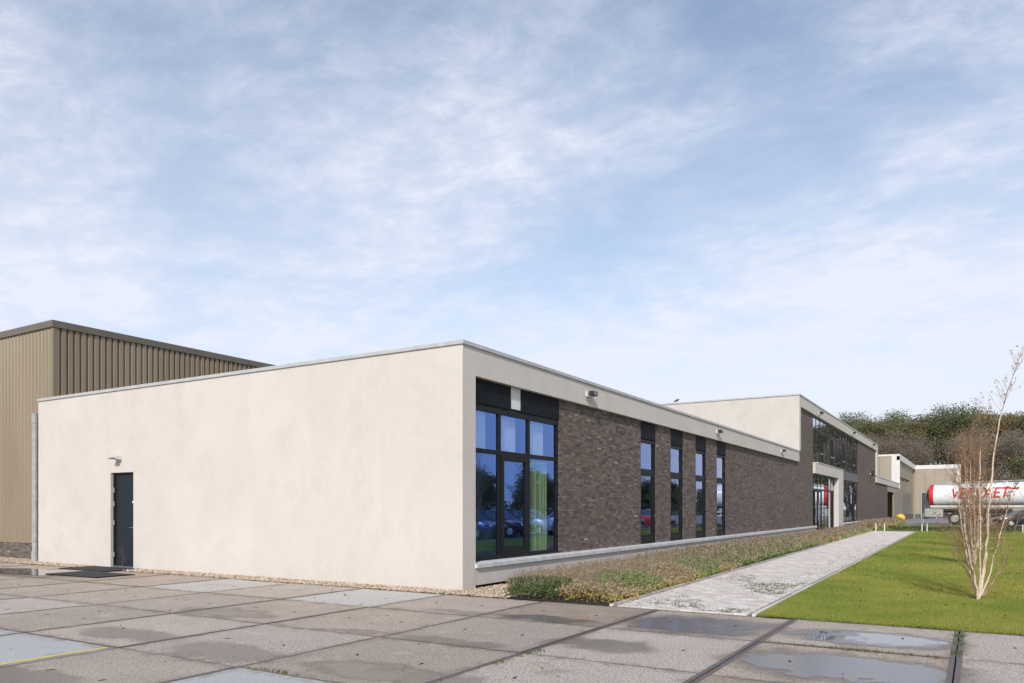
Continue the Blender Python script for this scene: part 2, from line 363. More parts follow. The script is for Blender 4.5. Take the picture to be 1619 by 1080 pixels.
# ------------------------------------------------------------------ pebbles along the walls
def scatter_pebbles(name, regions, dens, smin, smax, mat):
    V = []; F = []; T = []; base = np.array([(1,0,0),(-1,0,0),(0,1,0),(0,-1,0),(0,0,1),(0,0,-1)], float)
    fc = np.array([(0,2,4),(2,1,4),(1,3,4),(3,0,4),(2,0,5),(1,2,5),(3,1,5),(0,3,5)])
    n = 0
    for (x0, x1, y0, y1) in regions:
        k = int((x1 - x0) * (y1 - y0) * dens)
        x = rng.uniform(x0, x1, k); y = rng.uniform(y0, y1, k); s = rng.uniform(smin, smax, k)
        sh = rng.uniform(.6, 1.25, (k, 6, 1)); ang = rng.uniform(0, 6.28, k)
        p = base[None] * sh * s[:, None, None]; p[:, :, 2] *= .62
        ca, sa = np.cos(ang)[:, None], np.sin(ang)[:, None]
        q = p.copy(); q[:, :, 0] = p[:, :, 0] * ca - p[:, :, 1] * sa; q[:, :, 1] = p[:, :, 0] * sa + p[:, :, 1] * ca
        q[:, :, 0] += x[:, None]; q[:, :, 1] += y[:, None]; q[:, :, 2] += rng.uniform(.0, .022, k)[:, None]
        V.append(q.reshape(-1, 3)); F.append((fc[None] + (np.arange(k) * 6)[:, None, None] + n).reshape(-1, 3)); n += k * 6
        T.append(np.repeat(rng.uniform(0, 1, k), 6))
    m = npmesh(name, np.concatenate(V), np.concatenate(F), {'rnd': np.concatenate(T)})
    m.materials.append(mat); m.polygons.foreach_set('use_smooth', [True] * len(m.polygons)); return link(name, m)
a = Mat('pebble', rough=.75); a.col(a.ramp(a.attr('rnd'), [(0, (.20, .13, .08)), (.25, (.36, .25, .16)), (.5, (.46, .35, .24)), (.75, (.55, .45, .34)), (1, (.68, .62, .54))])); M['pebble'] = a.m
struct(obj('gravel_strip', MB().box(-.50, 1.6, -1.32, 0.25, -.15, -.006).box(-.50, .5, .25, 30, -.15, -.006), M['soil']))
tag(scatter_pebbles('wall_pebbles', [(-.53, .02, -.05, 10.0), (-.50, .02, 11.9, 15.0), (-.50, .5, 15.0, 24.0), (-.50, 1.5, -1.28, .02)], 1500, .014, .034, M['pebble']),
    'tan rounded pebbles lying along the foot of the cream wall', 'pebbles', kind='stuff')

# ------------------------------------------------------------------ lawn, path, planting bed
PL = lambda x: -3.23 + .025 * (x + .4)      # path edge towards the building
PR = lambda x: -5.42 + .0145 * (x + .4)     # path edge towards the lawn
a = Mat('lawn_soil', rough=.95); f = a.noise(.5, 5, .6); g = a.noise(5, 4, .7); h = a.noise(60, 3, .8)
c = a.mix(a.rng(f, .36, .66), (.14, .21, .032), (.22, .25, .046)); c = a.mix(a.rng(g, .4, .72, 0, .6), c, (.06, .10, .014)); c = a.mix(a.rng(h, .45, .7, 0, .55), c, (.035, .055, .010)); a.col(c)
a.bump(h, 1.0, .03); M['lawn'] = a.m
lm = MB()
xs = [-.45 + 46.9 * i / 12 for i in range(13)]
for i in range(12):
    lm.quad((xs[i], -70, .0), (xs[i+1], -70, .0), (xs[i+1], PR(xs[i+1]) - .07, .0), (xs[i], PR(xs[i]) - .07, .0))
lm.quad((46.45, -70, .0), (72, -70, .0), (72, -2.6, .0), (46.45, -2.6, .0))
lm.quad((47.4, -2.6, .0), (72, -2.6, .0), (72, -.9, 0), (47.4, -.9, 0))
struct(obj('lawn', lm, M['lawn']))
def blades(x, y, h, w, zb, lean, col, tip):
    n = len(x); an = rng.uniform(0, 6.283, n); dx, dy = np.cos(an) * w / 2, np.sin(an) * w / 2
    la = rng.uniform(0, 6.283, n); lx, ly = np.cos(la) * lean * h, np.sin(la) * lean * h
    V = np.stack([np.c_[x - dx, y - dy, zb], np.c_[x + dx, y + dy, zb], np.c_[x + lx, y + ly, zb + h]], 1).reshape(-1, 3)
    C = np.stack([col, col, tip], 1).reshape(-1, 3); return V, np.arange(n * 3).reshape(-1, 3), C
def leafmat(name, rough=.6, trans=.25):
    a = Mat(name, rough=rough, spec=.3); a.col(a.attr('tint', 'Color'))
    t = a.t; out = t.nodes['Material Output']; tr = a.n('ShaderNodeBsdfTranslucent'); a.l(a.attr('tint', 'Color'), tr.inputs[0])
    ms = a.n('ShaderNodeMixShader'); ms.inputs[0].default_value = trans; a.l(a.b.outputs[0], ms.inputs[1]); a.l(tr.outputs[0], ms.inputs[2]); a.l(ms.outputs[0], out.inputs[0]); return a.m
M['leaf'] = leafmat('leaf_tint')
def patch(x, y, s=1.0, ph=0.0):      # cheap smooth noise in 0..1
    return .5 + .25 * (np.sin(x * 1.3 * s + 1.7 * np.sin(y * .9 * s + ph) + ph) + np.sin(y * 1.7 * s + 1.3 * np.sin(x * 1.1 * s + 2 * ph)))
GX = []; 
for (x0, x1, d, h) in ((-.45, 3.5, 9000, .045), (3.5, 9, 3800, .05), (9, 20, 1200, .06), (20, 46, 330, .075)):
    n = int((x1 - x0) * 7.5 * d); x = rng.uniform(x0, x1, n); y = PR(x) - .10 - rng.uniform(0, 1, n) * (4.2 + x * .08)
    x = x - np.where(x < -.36, np.clip(patch(x * 0, y, 4.0, .3), 0, 1) * .10, 0); GX.append((x, y, rng.uniform(.5, 1.25, n) * h, np.full(n, .006 + .00035 * max(0, x0) * 1.6)))
x = np.concatenate([q[0] for q in GX]); y = np.concatenate([q[1] for q in GX]); h = np.concatenate([q[2] for q in GX]); wd = np.concatenate([q[3] for q in GX])
t = np.clip(patch(x, y, .8, 1.0) * .85 - .15 + patch(x, y, 3.1, 2.0) * .35 + patch(x, y, .3, 4.0) * .2 - .1 + rng.uniform(-.15, .5, len(x)), 0, 1)[:, None]
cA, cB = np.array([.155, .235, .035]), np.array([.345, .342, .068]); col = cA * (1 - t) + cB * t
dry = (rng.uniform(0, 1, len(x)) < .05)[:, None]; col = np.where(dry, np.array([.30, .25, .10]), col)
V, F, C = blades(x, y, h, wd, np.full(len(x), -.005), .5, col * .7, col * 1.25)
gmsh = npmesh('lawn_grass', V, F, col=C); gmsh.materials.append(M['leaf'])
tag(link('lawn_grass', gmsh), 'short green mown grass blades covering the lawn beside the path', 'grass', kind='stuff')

def leaves(P, size, col, elong=1.8, up=.4):     # random small diamond leaves
    n = len(P); d = rng.normal(0, 1, (n, 3)); d[:, 2] = np.abs(d[:, 2]) * up + .15; d /= np.linalg.norm(d, axis=1)[:, None]
    e = np.cross(d, rng.normal(0, 1, (n, 3))); e /= np.linalg.norm(e, axis=1)[:, None] + 1e-9
    s = size[:, None]; a_ = P; b_ = P + d * s * .5 + e * s / elong * .5; c_ = P + d * s; d_ = P + d * s * .5 - e * s / elong * .5
    return np.stack([a_, b_, c_, d_], 1).reshape(-1, 3), np.arange(n * 4).reshape(-1, 4), np.repeat(col, 4, 0)
def lerp(t, *cs):
    cs = np.array(cs, float); k = len(cs) - 1; t = np.clip(t, 0, .9999) * k; i = t.astype(int); f = (t - i)[:, None]; return cs[i] * (1 - f) + cs[i + 1] * f
# path
a = Mat('paver', rough=.85, spec=.35); f = a.noise(2.0, 5); g = a.noise(55, 4, .7)
def pavermat(name, src):
    a = Mat(name, rough=.86, spec=.35); r = a.attr('rnd') if src == 'attr' else a.oinfo('Random')
    c = a.ramp(r, [(0, (.46, .41, .37)), (.35, (.55, .49, .45)), (.7, (.62, .56, .52)), (1, (.68, .64, .60))])
    f = a.noise(.9, 5); c = a.mix(a.rng(f, .42, .68, 0, .35), c, (.47, .43, .38)); g = a.noise(50, 4, .7)
    c = a.mix(a.rng(g, .45, .7, 0, .35), c, (.36, .32, .29)); a.col(c); a.bump(g, .4, .004); return a.m
M['paver'] = pavermat('paver_mix', 'attr'); M['paver1'] = pavermat('paver_single', 'obj')
M['joint'] = flat('joint_sand', (.17, .15, .115), .97, 0, .35, 18)
pth = MB()
for i in range(12): pth.quad((xs[i], PR(xs[i]) - .08, -.018), (xs[i+1], PR(xs[i+1]) - .08, -.018), (xs[i+1], PL(xs[i+1]) + .06, -.018), (xs[i], PL(xs[i]) + .06, -.018))
path = struct(obj('path', pth, M['joint']))
x = -.40; pv = []; col_i = 0
NV = 10
while x < 46.3:
    dx = .108; wv_ = (PL(x) - PR(x) - .13) / NV; off = .5 if col_i % 2 else 0.0
    for k in range(NV + (1 if off else 0)):
        v0 = max(0, k - off); v1 = min(NV, k + 1 - off)
        if v1 - v0 < .2: continue
        pv.append((x, x + dx, PR(x) + .065 + v0 * wv_, PR(x) + .065 + v1 * wv_))
    x += dx; col_i += 1
def chamfer_block(lx, ly, hz, c=.008):
    V = [(-lx, -ly, -.06), (lx, -ly, -.06), (lx, ly, -.06), (-lx, ly, -.06), (-lx, -ly, hz - c), (lx, -ly, hz - c), (lx, ly, hz - c), (-lx, ly, hz - c),
         (-lx + c, -ly + c, hz), (lx - c, -ly + c, hz), (lx - c, ly - c, hz), (-lx + c, ly - c, hz)]
    F = [(0,1,5,4),(1,2,6,5),(2,3,7,6),(3,0,4,7),(4,5,9,8),(5,6,10,9),(6,7,11,10),(7,4,8,11),(8,9,10,11)]
    return np.array(V, float), np.array(F)
pcache = {}
VV = []; FF = []; TT = []; n = 0
for idx, (x0, x1, y0, y1) in enumerate(pv):
    lx, ly = (x1 - x0) / 2 - .0035, (y1 - y0) / 2 - .0035; cx_, cy_ = (x0 + x1) / 2, (y0 + y1) / 2
    z = random.uniform(-.004, .003)
    if idx < 300:
        key = (round(lx, 3), round(ly, 2))
        if key not in pcache:
            b = MB(); V, F = chamfer_block(lx, ly, .006); b.add([tuple(q) for q in V], [tuple(q) for q in F]); pcache[key] = fixn(mesh('paver', b)); pcache[key].materials.append(M['paver1'])
        o = link('paver', pcache[key], None, path, (cx_, cy_, z)); o.rotation_euler = (random.uniform(-.012, .012), random.uniform(-.012, .012), random.uniform(-.01, .01))
    else:
        V, F = chamfer_block(lx, ly, .006); V = V + np.array([cx_, cy_, z]); V[:, 2] += (V[:, 0] - cx_) * random.uniform(-.015, .015)
        VV.append(V); FF.append(F + n); TT.append(np.full(len(V), random.random())); n += len(V)
m = npmesh('paver_field', np.concatenate(VV), np.concatenate(FF), {'rnd': np.concatenate(TT)}); m.materials.append(M['paver'])
stuff(link('paver_field', m, None, path))
km = None
for side in (0, 1):
    x = -.42
    while x < 46:
        ln = .995
        ya = (PR(x) - .075 if side == 0 else PL(x) - .005); yb = ya + .065; sl_ = .0145 if side == 0 else .025
        if km is None: km = {}
        if side not in km:
            km[side] = fixn(mesh('kerb_stone', MB().add([(0, 0, -.1), (ln, ln * sl_, -.1), (ln, ln * sl_ + .06, -.1), (0, .06, -.1), (0, 0, .022), (ln, ln * sl_, .022), (ln, ln * sl_ + .06, .022), (0, .06, .022)],
                        [(0,3,2,1),(4,5,6,7),(0,1,5,4),(1,2,6,5),(2,3,7,6),(3,0,4,7)]))); km[side].materials.append(M['paver1'])
        link('kerb_stone', km[side], None, path, (x, ya, random.uniform(-.006, .004))); x += 1.0
# weeds in the joints
n = 900; x = rng.uniform(-.35, 7, n) ** 1.0; y = PR(x) + .15 + rng.beta(1.2, 2.2, n) * 1.9
keep = patch(x, y, 1.1, .4) > .5; x, y = x[keep], y[keep]; x = np.round((x + .4) / .108) * .108 - .4
x2 = np.repeat(x, 9) + rng.normal(0, .008, len(x) * 9); y2 = np.repeat(y, 9) + rng.normal(0, .035, len(x) * 9)
x3 = rng.uniform(2, 25, 1500); y3 = PR(x3) + .1 + rng.beta(1, 4, 1500) * 1.8; x2 = np.r_[x2, x3]; y2 = np.r_[y2, y3]
# weeds in the plate joints too
for (wx, wy, cnt, sx, sy) in ((-6.72, -2.5, 60, .02, .22), (-4.62, -4.15, 60, .14, .03), (-1.0, -8.06, 60, .06, .03), (-1.6, -8.06, 60, .09, .03), (-2.3, -8.06, 70, .1, .03), (-2.62, -7.0, 160, .02, .45), (-2.62, -8.9, 60, .02, .1), (-2.62, -9.4, 40, .02, .1), (-5.3, -4.12, 40, .12, .02)):
    x2 = np.r_[x2, rng.normal(wx, sx, cnt)]; y2 = np.r_[y2, rng.normal(wy, sy, cnt)]
k = len(x2); t = rng.uniform(0, 1, (k, 1)); col = np.array([.05, .10, .02]) * (1 - t) + np.array([.13, .17, .04]) * t
V, F, C = blades(x2, y2, rng.uniform(.012, .045, k), np.full(k, .014), np.full(k, -.004), .9, col, col)
m = npmesh('joint_weeds', V, F, col=C); m.materials.append(M['leaf'])
tag(link('joint_weeds', m), 'small green weeds growing in the joints of path and plates', 'weeds', kind='stuff')
# fallen leaves
n = 260; x = np.r_[rng.normal(4.0, 2.2, 200), rng.uniform(-9, -1, 60)]; y = np.r_[rng.normal(-8.0, 1.4, 200), rng.uniform(-9, 6, 60)]; ok = (x > -.3) & (y < PR(x) - .1) | (x < -.8); x, y = x[ok], y[ok]
V, F, C = leaves(np.c_[x, y, np.where(x > -.3, .045, .006)], rng.uniform(.03, .055, len(x)), lerp(rng.uniform(0, 1, len(x)), (.30, .20, .05), (.34, .16, .05), (.16, .09, .05)), 1.5, .12)
m = npmesh('fallen_leaves', V, F, col=C); m.materials.append(M['leaf']); tag(link('fallen_leaves', m), 'small brown fallen leaves scattered on the lawn and plates', 'leaves', kind='stuff')
# planting bed
bm_ = MB()
for i in range(12): bm_.quad((xs[i] + (0 if i else .02), PL(xs[i]) + .06, -.004), (xs[i+1], PL(xs[i+1]) + .06, -.004), (xs[i+1], .2, -.004), (xs[i] + (0 if i else .02), .2, -.004))
bm_.quad((46.45, -2.6, -.003), (47.4, -2.6, -.003), (47.4, .2, -.003), (46.45, .2, -.003)).quad((47.4, -.9, -.003), (82, -.9, -.003), (82, .2, -.003), (47.4, .2, -.003))
struct(obj('planting_bed', bm_, M['soil']))
def bed(name, label, x0, x1, n_leaf, n_stem, hmax, kind, size, wall=-.22, front=None, lab='plants'):
    def region(n):
        x = rng.uniform(x0, x1, n); lo = (PL(x) + .10) if front is None else front + 0 * x; 
        hi = np.where(x < 1.1, -1.15 + .0 * x + np.clip((x - .0) / 1.1, 0, 1) * .8, wall)
        v = rng.uniform(0, 1, n); y = lo + (hi - lo) * v; return x, y, v, np.minimum(np.minimum(v, 1.0) * (hi - lo), (x - x0 + .25))
    x, y, v, ed = region(n_leaf)
    mound = hmax * (1 - .42 * v) * np.clip(.35 + ed * 1.5, .3, 1) * (.72 + .45 * patch(x, y, 2.2, .7)) 
    u = rng.beta(2.2, 1.1, n_leaf); z = mound * u
    ov = np.clip(1 - ed / .25, 0, 1); y = y - ov * rng.uniform(0, .24, n_leaf); x = x - np.where(x - x0 < .35, rng.uniform(0, .24, n_leaf), 0) * (x0 < 0)
    t = patch(x, y, 1.5, 2.2) * .5 + rng.uniform(0, .5, n_leaf)
    if kind == 'brown':
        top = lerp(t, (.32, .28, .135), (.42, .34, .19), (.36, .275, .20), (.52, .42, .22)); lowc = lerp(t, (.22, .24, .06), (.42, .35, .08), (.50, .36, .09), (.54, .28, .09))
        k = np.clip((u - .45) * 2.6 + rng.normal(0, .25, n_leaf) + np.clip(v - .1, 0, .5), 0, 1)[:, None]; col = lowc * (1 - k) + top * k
        gr = (patch(x, y, 1.0, 5.0) > .72)[:, None]; col = np.where(gr, col * np.array([.62, .95, .6]), col)
        fr = ((x < .9) & (v > .45))[:, None]; col = np.where(fr, lerp(t, (.06, .10, .035), (.12, .16, .06)), col)
    elif kind == 'green':
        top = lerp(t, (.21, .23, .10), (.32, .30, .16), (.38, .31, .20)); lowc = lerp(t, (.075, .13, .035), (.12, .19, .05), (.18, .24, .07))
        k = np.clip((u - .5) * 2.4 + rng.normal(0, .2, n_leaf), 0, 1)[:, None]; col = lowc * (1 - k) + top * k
    V, F, C = leaves(np.c_[x, y, z], rng.uniform(.6, 1.4, n_leaf) * size, col, 2.0 if kind == 'brown' else 4.5, .7 if kind == 'brown' else 1.6)
    # thin stems with seed heads standing above
    x, y, v, ed = region(n_stem); hh = hmax * (1 - .40 * v) * np.clip(.45 + ed, .4, 1) * rng.uniform(.85, 1.65, n_stem)
    lx, ly = rng.normal(0, .14, n_stem) * hh, rng.normal(-.04, .14, n_stem) * hh
    t = rng.uniform(0, 1, n_stem); cs = lerp(t, (.22, .18, .12), (.34, .26, .18), (.29, .22, .18))
    an = rng.uniform(0, 3.14, n_stem); w_ = .0035 + .00022 * x; dx, dy = np.cos(an) * w_, np.sin(an) * w_
    V2 = np.stack([np.c_[x - dx, y - dy, 0 * x], np.c_[x + dx, y + dy, 0 * x], np.c_[x + lx + dx * .6, y + ly + dy * .6, hh], np.c_[x + lx - dx * .6, y + ly - dy * .6, hh]], 1).reshape(-1, 3)
    F2 = np.arange(n_stem * 4).reshape(-1, 4) + len(V); C2 = np.repeat(cs, 4, 0)
    ks = 5; f = rng.uniform(.68, 1.03, (n_stem, ks)); hp = np.stack([x[:, None] + lx[:, None] * f, y[:, None] + ly[:, None] * f, hh[:, None] * f], 2).reshape(-1, 3) + rng.normal(0, .008, (n_stem * ks, 3))
    V3, F3, C3 = leaves(hp, rng.uniform(.5, 1.2, n_stem * ks) * size * .62, np.repeat(cs, ks, 0) * rng.uniform(.8, 1.35, (n_stem * ks, 1)), 2.2, .8)
    m = npmesh(name, np.concatenate([V, V2, V3]), np.concatenate([F, F2, F3 + len(V) + len(V2)]), col=np.concatenate([C, C2, C3])); m.materials.append(M['leaf'])
    return tag(link(name, m), label, lab, kind='stuff')
bed('faded_perennials', 'faded brown and yellow perennials at the near end of the bed', -.30, 8.2, 56000, 2600, .36, 'brown', .048)
bed('ornamental_grass', 'green tufted ornamental grass in the middle of the bed', 7.9, 22, 34000, 2200, .36, 'green', .12)
bed('brown_perennials', 'brown seedy perennials at the far end of the bed before the entrance', 21.6, 46.6, 30000, 2200, .36, 'brown', .10)
bed('far_perennials', 'low brown planting beyond the end of the path', 49.5, 78, 12000, 1000, .55, 'brown', .16, front=-1.9)
# ------------------------------------------------------------------ brickwork
def brick_list(regions, seed):
    r = random.Random(seed); out = []
    for (x0, x1, z0, z1) in regions:
        z = z0
        while z < z1 - .02:
            zt = min(z + .052, z1); x = x0 - r.uniform(0, .12) ; first = True
            while x < x1 - .001:
                ln = r.choice((.21, .21, .21, .16, .10)); a0 = max(x, x0); a1 = min(x + ln, x1)
                if x1 - a1 < .05: a1 = x1; ln = a1 - x
                if a1 - a0 > .03: out.append((a0, a1, z, zt))
                x += ln + .009
            z += .061
    return out
BF = np.array([(0,1,5,4),(1,2,6,5),(3,0,4,7),(4,5,6,7),(0,3,2,1)])
def brick_mesh(name, bl, yf, parent, yb=None):
    b = np.array(bl); n = len(b); j = rng.normal(0, .0025, n); y0 = yf + j; y1 = np.full(n, yf + .03)
    x0, x1, z0, z1 = b.T
    V = np.stack([np.c_[x0, y0, z0], np.c_[x1, y0, z0], np.c_[x1, y1, z0], np.c_[x0, y1, z0], np.c_[x0, y0, z1], np.c_[x1, y0, z1], np.c_[x1, y1, z1], np.c_[x0, y1, z1]], 1)
    F = BF[None] + (np.arange(n) * 8)[:, None, None]; r = rng.beta(2.4, 2.8, n)
    m = npmesh(name, V.reshape(-1, 3), F.reshape(-1, 4), {'rnd': np.repeat(r, 8)}); m.materials.append(M['brick'])
    return stuff(link(name, m, None, parent))
bcache = {}
def brick_parts(bl, yf, parent):
    for (x0, x1, z0, z1) in bl:
        key = (round((x1 - x0) / .005), round((z1 - z0) / .004))
        if key not in bcache:
            hx_, hz_ = key[0] * .0025, key[1] * .002
            bcache[key] = fixn(mesh('brick', MB().box(-hx_, hx_, 0, .03, -hz_, hz_))); bcache[key].materials.append(M['brick1'])
        link('brick', bcache[key], None, parent, ((x0 + x1) / 2, yf + random.gauss(0, .0025), (z0 + z1) / 2))
def brick_wall(parent, name, regions, yf, seed, n_parts=0):
    mb = MB()
    for (x0, x1, z0, z1) in regions: mb.box(x0, x1, yf + .007, yf + .16, z0, z1)
    wl = obj(name, mb, M['mortar'], parent)
    bl = brick_list(regions, seed)
    if n_parts:
        bl.sort(key=lambda q: -((q[1] - q[0]) > .09) + (((q[0] - CAM.x) ** 2 + (q[2] - CAM.z) ** 2 * .6)) * .001)
        brick_parts(bl[:n_parts], yf, wl); bl = bl[n_parts:]
    brick_mesh('brick_courses', bl, yf, wl); return wl
FR = .12      # recess of brick and glazing behind the cream frame
# ------------------------------------------------------------------ low office wing
wing = thing('office_wing', 'long low cream rendered office wing with dark brick front and flat roof', 'building')
WL = 14.94; LX = 31.95; HT = 4.645
sw = MB().box(0, .3, 11.35, WL, -.1, HT).box(0, .3, .32, 10.34, -.1, HT).box(0, .3, 10.34, 11.35, 2.50, HT)
obj('side_wall', sw, STUCCO, wing)
box('corner_pier', (0, .435, 0, .32, -.1, HT), STUCCO, wing)
box('fascia', (.435, LX, 0, .32, 4.11, HT), STUCCO, wing)
box('plinth', (.435, 37.0, 0.012, .30, .075, .405), STUCCO, wing)
box('plinth_gap', (.435, 37.0, .07, .30, -.1, .0745), M['dark'], wing)
box('back_wall', (.3, LX, WL - .3, WL, -.1, HT), STUCCO, wing)
box('roof', (.3, LX, .32, WL - .3, 4.3, 4.45), M['roof'], wing)
# coping, in lengths
def coping_run(parent, p0, p1, axis, fixed0, fixed1, z0, z1, n):
    for i in range(n):
        a0 = p0 + (p1 - p0) * i / n; a1 = p0 + (p1 - p0) * (i + 1) / n - .004
        d = (a0, a1, fixed0, fixed1, z0, z1) if axis == 'x' else (fixed0, fixed1, a0, a1, z0, z1)
        box('coping', d, M['coping'], parent, bevel=.006)
coping_run(wing, -.035, LX, 'x', -.035, .34, HT, HT + .078, 11)
coping_run(wing, .345, WL + .03, 'y', -.035, .34, HT, HT + .078, 5)
# sills of stone pieces
x = .42
while x < 36.9:
    x1 = min(x + 1.22, 36.95)
    obj('sill_piece', MB().prism([(-.045, .41), (FR + .05, .412), (FR + .05, .52), (FR - .03, .515), (-.045, .485)], 'x', x, x1 - .006), M['sill'], wing)
    x = x1
box('sill_end', (36.95, 37.1, -.045, FR + .05, .40, .515), M['white'], wing)
# brick wall
NW = [9.20, 11.75, 14.30, 16.83]; NWW = 1.18
regs = [(4.10, NW[0], .52, 4.11)] + [(NW[i] + NWW, NW[i + 1], .52, 4.11) for i in range(3)] + [(NW[3] + NWW, LX, .52, 4.11)]
for i, rg in enumerate(regs): brick_wall(wing, 'brick_wall', [rg], FR, 11 + i, 300 if i == 0 else 0)
def pane(parent, x0, x1, z0, z1, y, mat=None):
    return obj('pane', MB().box(x0, x1, y, y + .012, z0, z1), mat or M['glass'], parent)
# corner window
def frame_bars(parent, bars, y0, y1, name='frame'):
    mb = MB()
    for (x0, x1, z0, z1) in bars: mb.box(x0, x1, y0, y1, z0, z1)
    return obj(name, mb, M['frame'], parent)
cwn = obj('corner_window', MB().box(.435, 4.10, FR + .02, FR + .11, 3.50, 3.60).box(.435, 4.10, FR + .02, FR + .11, .525, .61).box(.435, .50, FR + .02, FR + .11, .61, 3.50).box(4.02, 4.10, FR + .02, FR + .11, .61, 3.50), M['frame'], wing)
for mx_ in (1.54, 2.74): box('mullion', (mx_ - .05, mx_ + .05, FR + .03, FR + .10, .61, 3.50), M['frame'], cwn)
for (a0, a1) in ((.50, 1.49), (1.59, 2.69), (2.79, 4.02)): box('transom', (a0, a1, FR + .035, FR + .095, 2.66, 2.75), M['frame'], cwn)
for (a0, a1) in ((.50, 1.49), (1.59, 2.69), (2.79, 4.02)): pane(cwn, a0, a1, 2.75, 3.50, FR + .06)
pane(cwn, .50, 1.49, .61, 2.66, FR + .06); pane(cwn, 2.79, 4.02, .61, 2.66, FR + .06)
frame_bars(cwn, [(1.59, 1.70, .61, 2.66), (2.58, 2.69, .61, 2.66), (1.70, 2.58, .61, .73), (1.70, 2.58, 2.55, 2.66)], FR + .015, FR + .09, 'sash')
pane(cwn, 1.70, 2.58, .73, 2.55, FR + .05)
box('spandrel_panel', (.435, 1.93, FR - .005, FR + .06, 3.63, 4.11), M['black'], wing)
box('spandrel_panel', (2.35, 4.10, FR - .005, FR + .06, 3.63, 4.11), M['black'], wing)
tag(box('spandrel_panel', (1.93, 2.35, FR + .012, FR + .06, 3.66, 4.11), M['white'], wing), 'pale bare strip between the two black panels')
box('head_strip', (.435, 4.10, FR + .03, FR + .09, 3.60, 3.63), M['frame'], wing)
for x0 in NW:
    x1 = x0 + NWW
    nw = frame_bars(wing, [(x0, x0 + .06, .56, 3.60), (x1 - .06, x1, .56, 3.60), (x0 + .06, x1 - .06, 3.50, 3.60), (x0 + .06, x1 - .06, 2.60, 2.73), (x0 + .06, x1 - .06, .56, .68)], FR + .025, FR + .11, 'narrow_window')
    pane(nw, x0 + .06, x1 - .06, 2.73, 3.50, FR + .07)
    frame_bars(nw, [(x0 + .06, x0 + .13, .68, 2.60), (x1 - .13, x1 - .06, .68, 2.60), (x0 + .13, x1 - .13, .68, .78), (x0 + .13, x1 - .13, 2.52, 2.60)], FR + .03, FR + .10, 'sash')
    pane(nw, x0 + .13, x1 - .13, .78, 2.52, FR + .065)
    box('spandrel_panel', (x0, x1, FR - .004, FR + .08, 3.62, 4.11), M['black'], wing)
    box('window_sill', (x0, x1, FR + .0, FR + .12, .52, .56), M['frame'], wing)
# rooms behind the glass
M['plaster'] = flat('room_plaster', (.42, .42, .40), .9); M['carpet'] = flat('room_carpet', (.06, .065, .07), .95, 0, .2, 8)
M['blind'] = flat('blind_cloth', (.85, .85, .84), .9, 0, .03, 4); M['curtain'] = flat('curtain_green', (.50, .62, .36), .9, 0, .10, 5)
box('room_floor', (.3, LX, .30, 7.2, .05, .5), M['carpet'], wing)
box('room_ceiling', (.3, LX, .32, 7.2, 3.62, 4.1), M['plaster'], wing)
box('room_back_wall', (.3, LX, 7.2, 7.4, .05, 4.1), M['plaster'], wing)
box('room_partition', (6.6, 6.75, .32, 7.2, .5, 3.62), M['plaster'], wing)
for (a0, a1) in ((.50, 1.18), (1.62, 2.36), (2.82, 3.6)): box('roller_blind', (a0, a1, FR + .15, FR + .158, 2.70, 3.56), M['blind'], wing)
def curtain(x0, x1, y, z0, z1):
    n = int((x1 - x0) / .02); pts = [(x0 + (x1 - x0) * i / n, y + .022 * math.sin(i * 1.05)) for i in range(n + 1)]
    mb = MB()
    for i in range(n): mb.quad((pts[i][0], pts[i][1], z0), (pts[i+1][0], pts[i+1][1], z0), (pts[i+1][0], pts[i+1][1], z1), (pts[i][0], pts[i][1], z1))
    m = mesh('curtain', mb); s = m; o = link('curtain', m, M['curtain'], wing); md = o.modifiers.new('t', 'SOLIDIFY'); md.thickness = .006; return o
curtain(2.95, 3.38, FR + .17, .52, 2.62); curtain(3.42, 3.80, FR + .17, .52, 2.62)
a = Mat('strip_light', (.9, .9, .9)); a.b.inputs['Emission Color'].default_value = (1, .98, .94, 1); a.b.inputs['Emission Strength'].default_value = 1.2
for (x0, y0) in ((2.2, 3.4), (4.6, 3.4), (2.2, 5.8), (4.6, 5.8)): box('strip_light', (x0, x0 + 1.2, y0, y0 + .07, 3.58, 3.62), a.m, wing)
# desk with boxes just inside the corner window
M['wood'] = flat('desk_top', (.40, .36, .28), .6); M['card'] = flat('cardboard', (.36, .27, .17), .85); M['gbox'] = flat('green_crate', (.14, .20, .14), .7)
dk = thing('desk', 'desk with pale top standing just inside the corner window', 'desk', (1.6, 1.15, .5))
box('desk_top', (-1.0, 1.0, -.4, .4, .70, .74), M['wood'], dk); box('front_panel', (-.95, .95, -.36, -.33, .15, .70), M['gbox'], dk)
for sx in (-.95, .89):
    for sy in (-.36, .30): box('leg', (sx, sx + .06, sy, sy + .06, 0, .70), M['frame'], dk)
bx = thing('cardboard_box', 'small open cardboard box lying on the desk behind the window', 'box', (1.0, 1.05, 1.24))
box('body', (-.16, .16, -.12, .12, 0, .17), M['card'], bx); obj('flap', MB().quad((-.16, -.12, .17), (.16, -.12, .17), (.16, -.2, .26), (-.16, -.2, .26)), M['card'], bx)
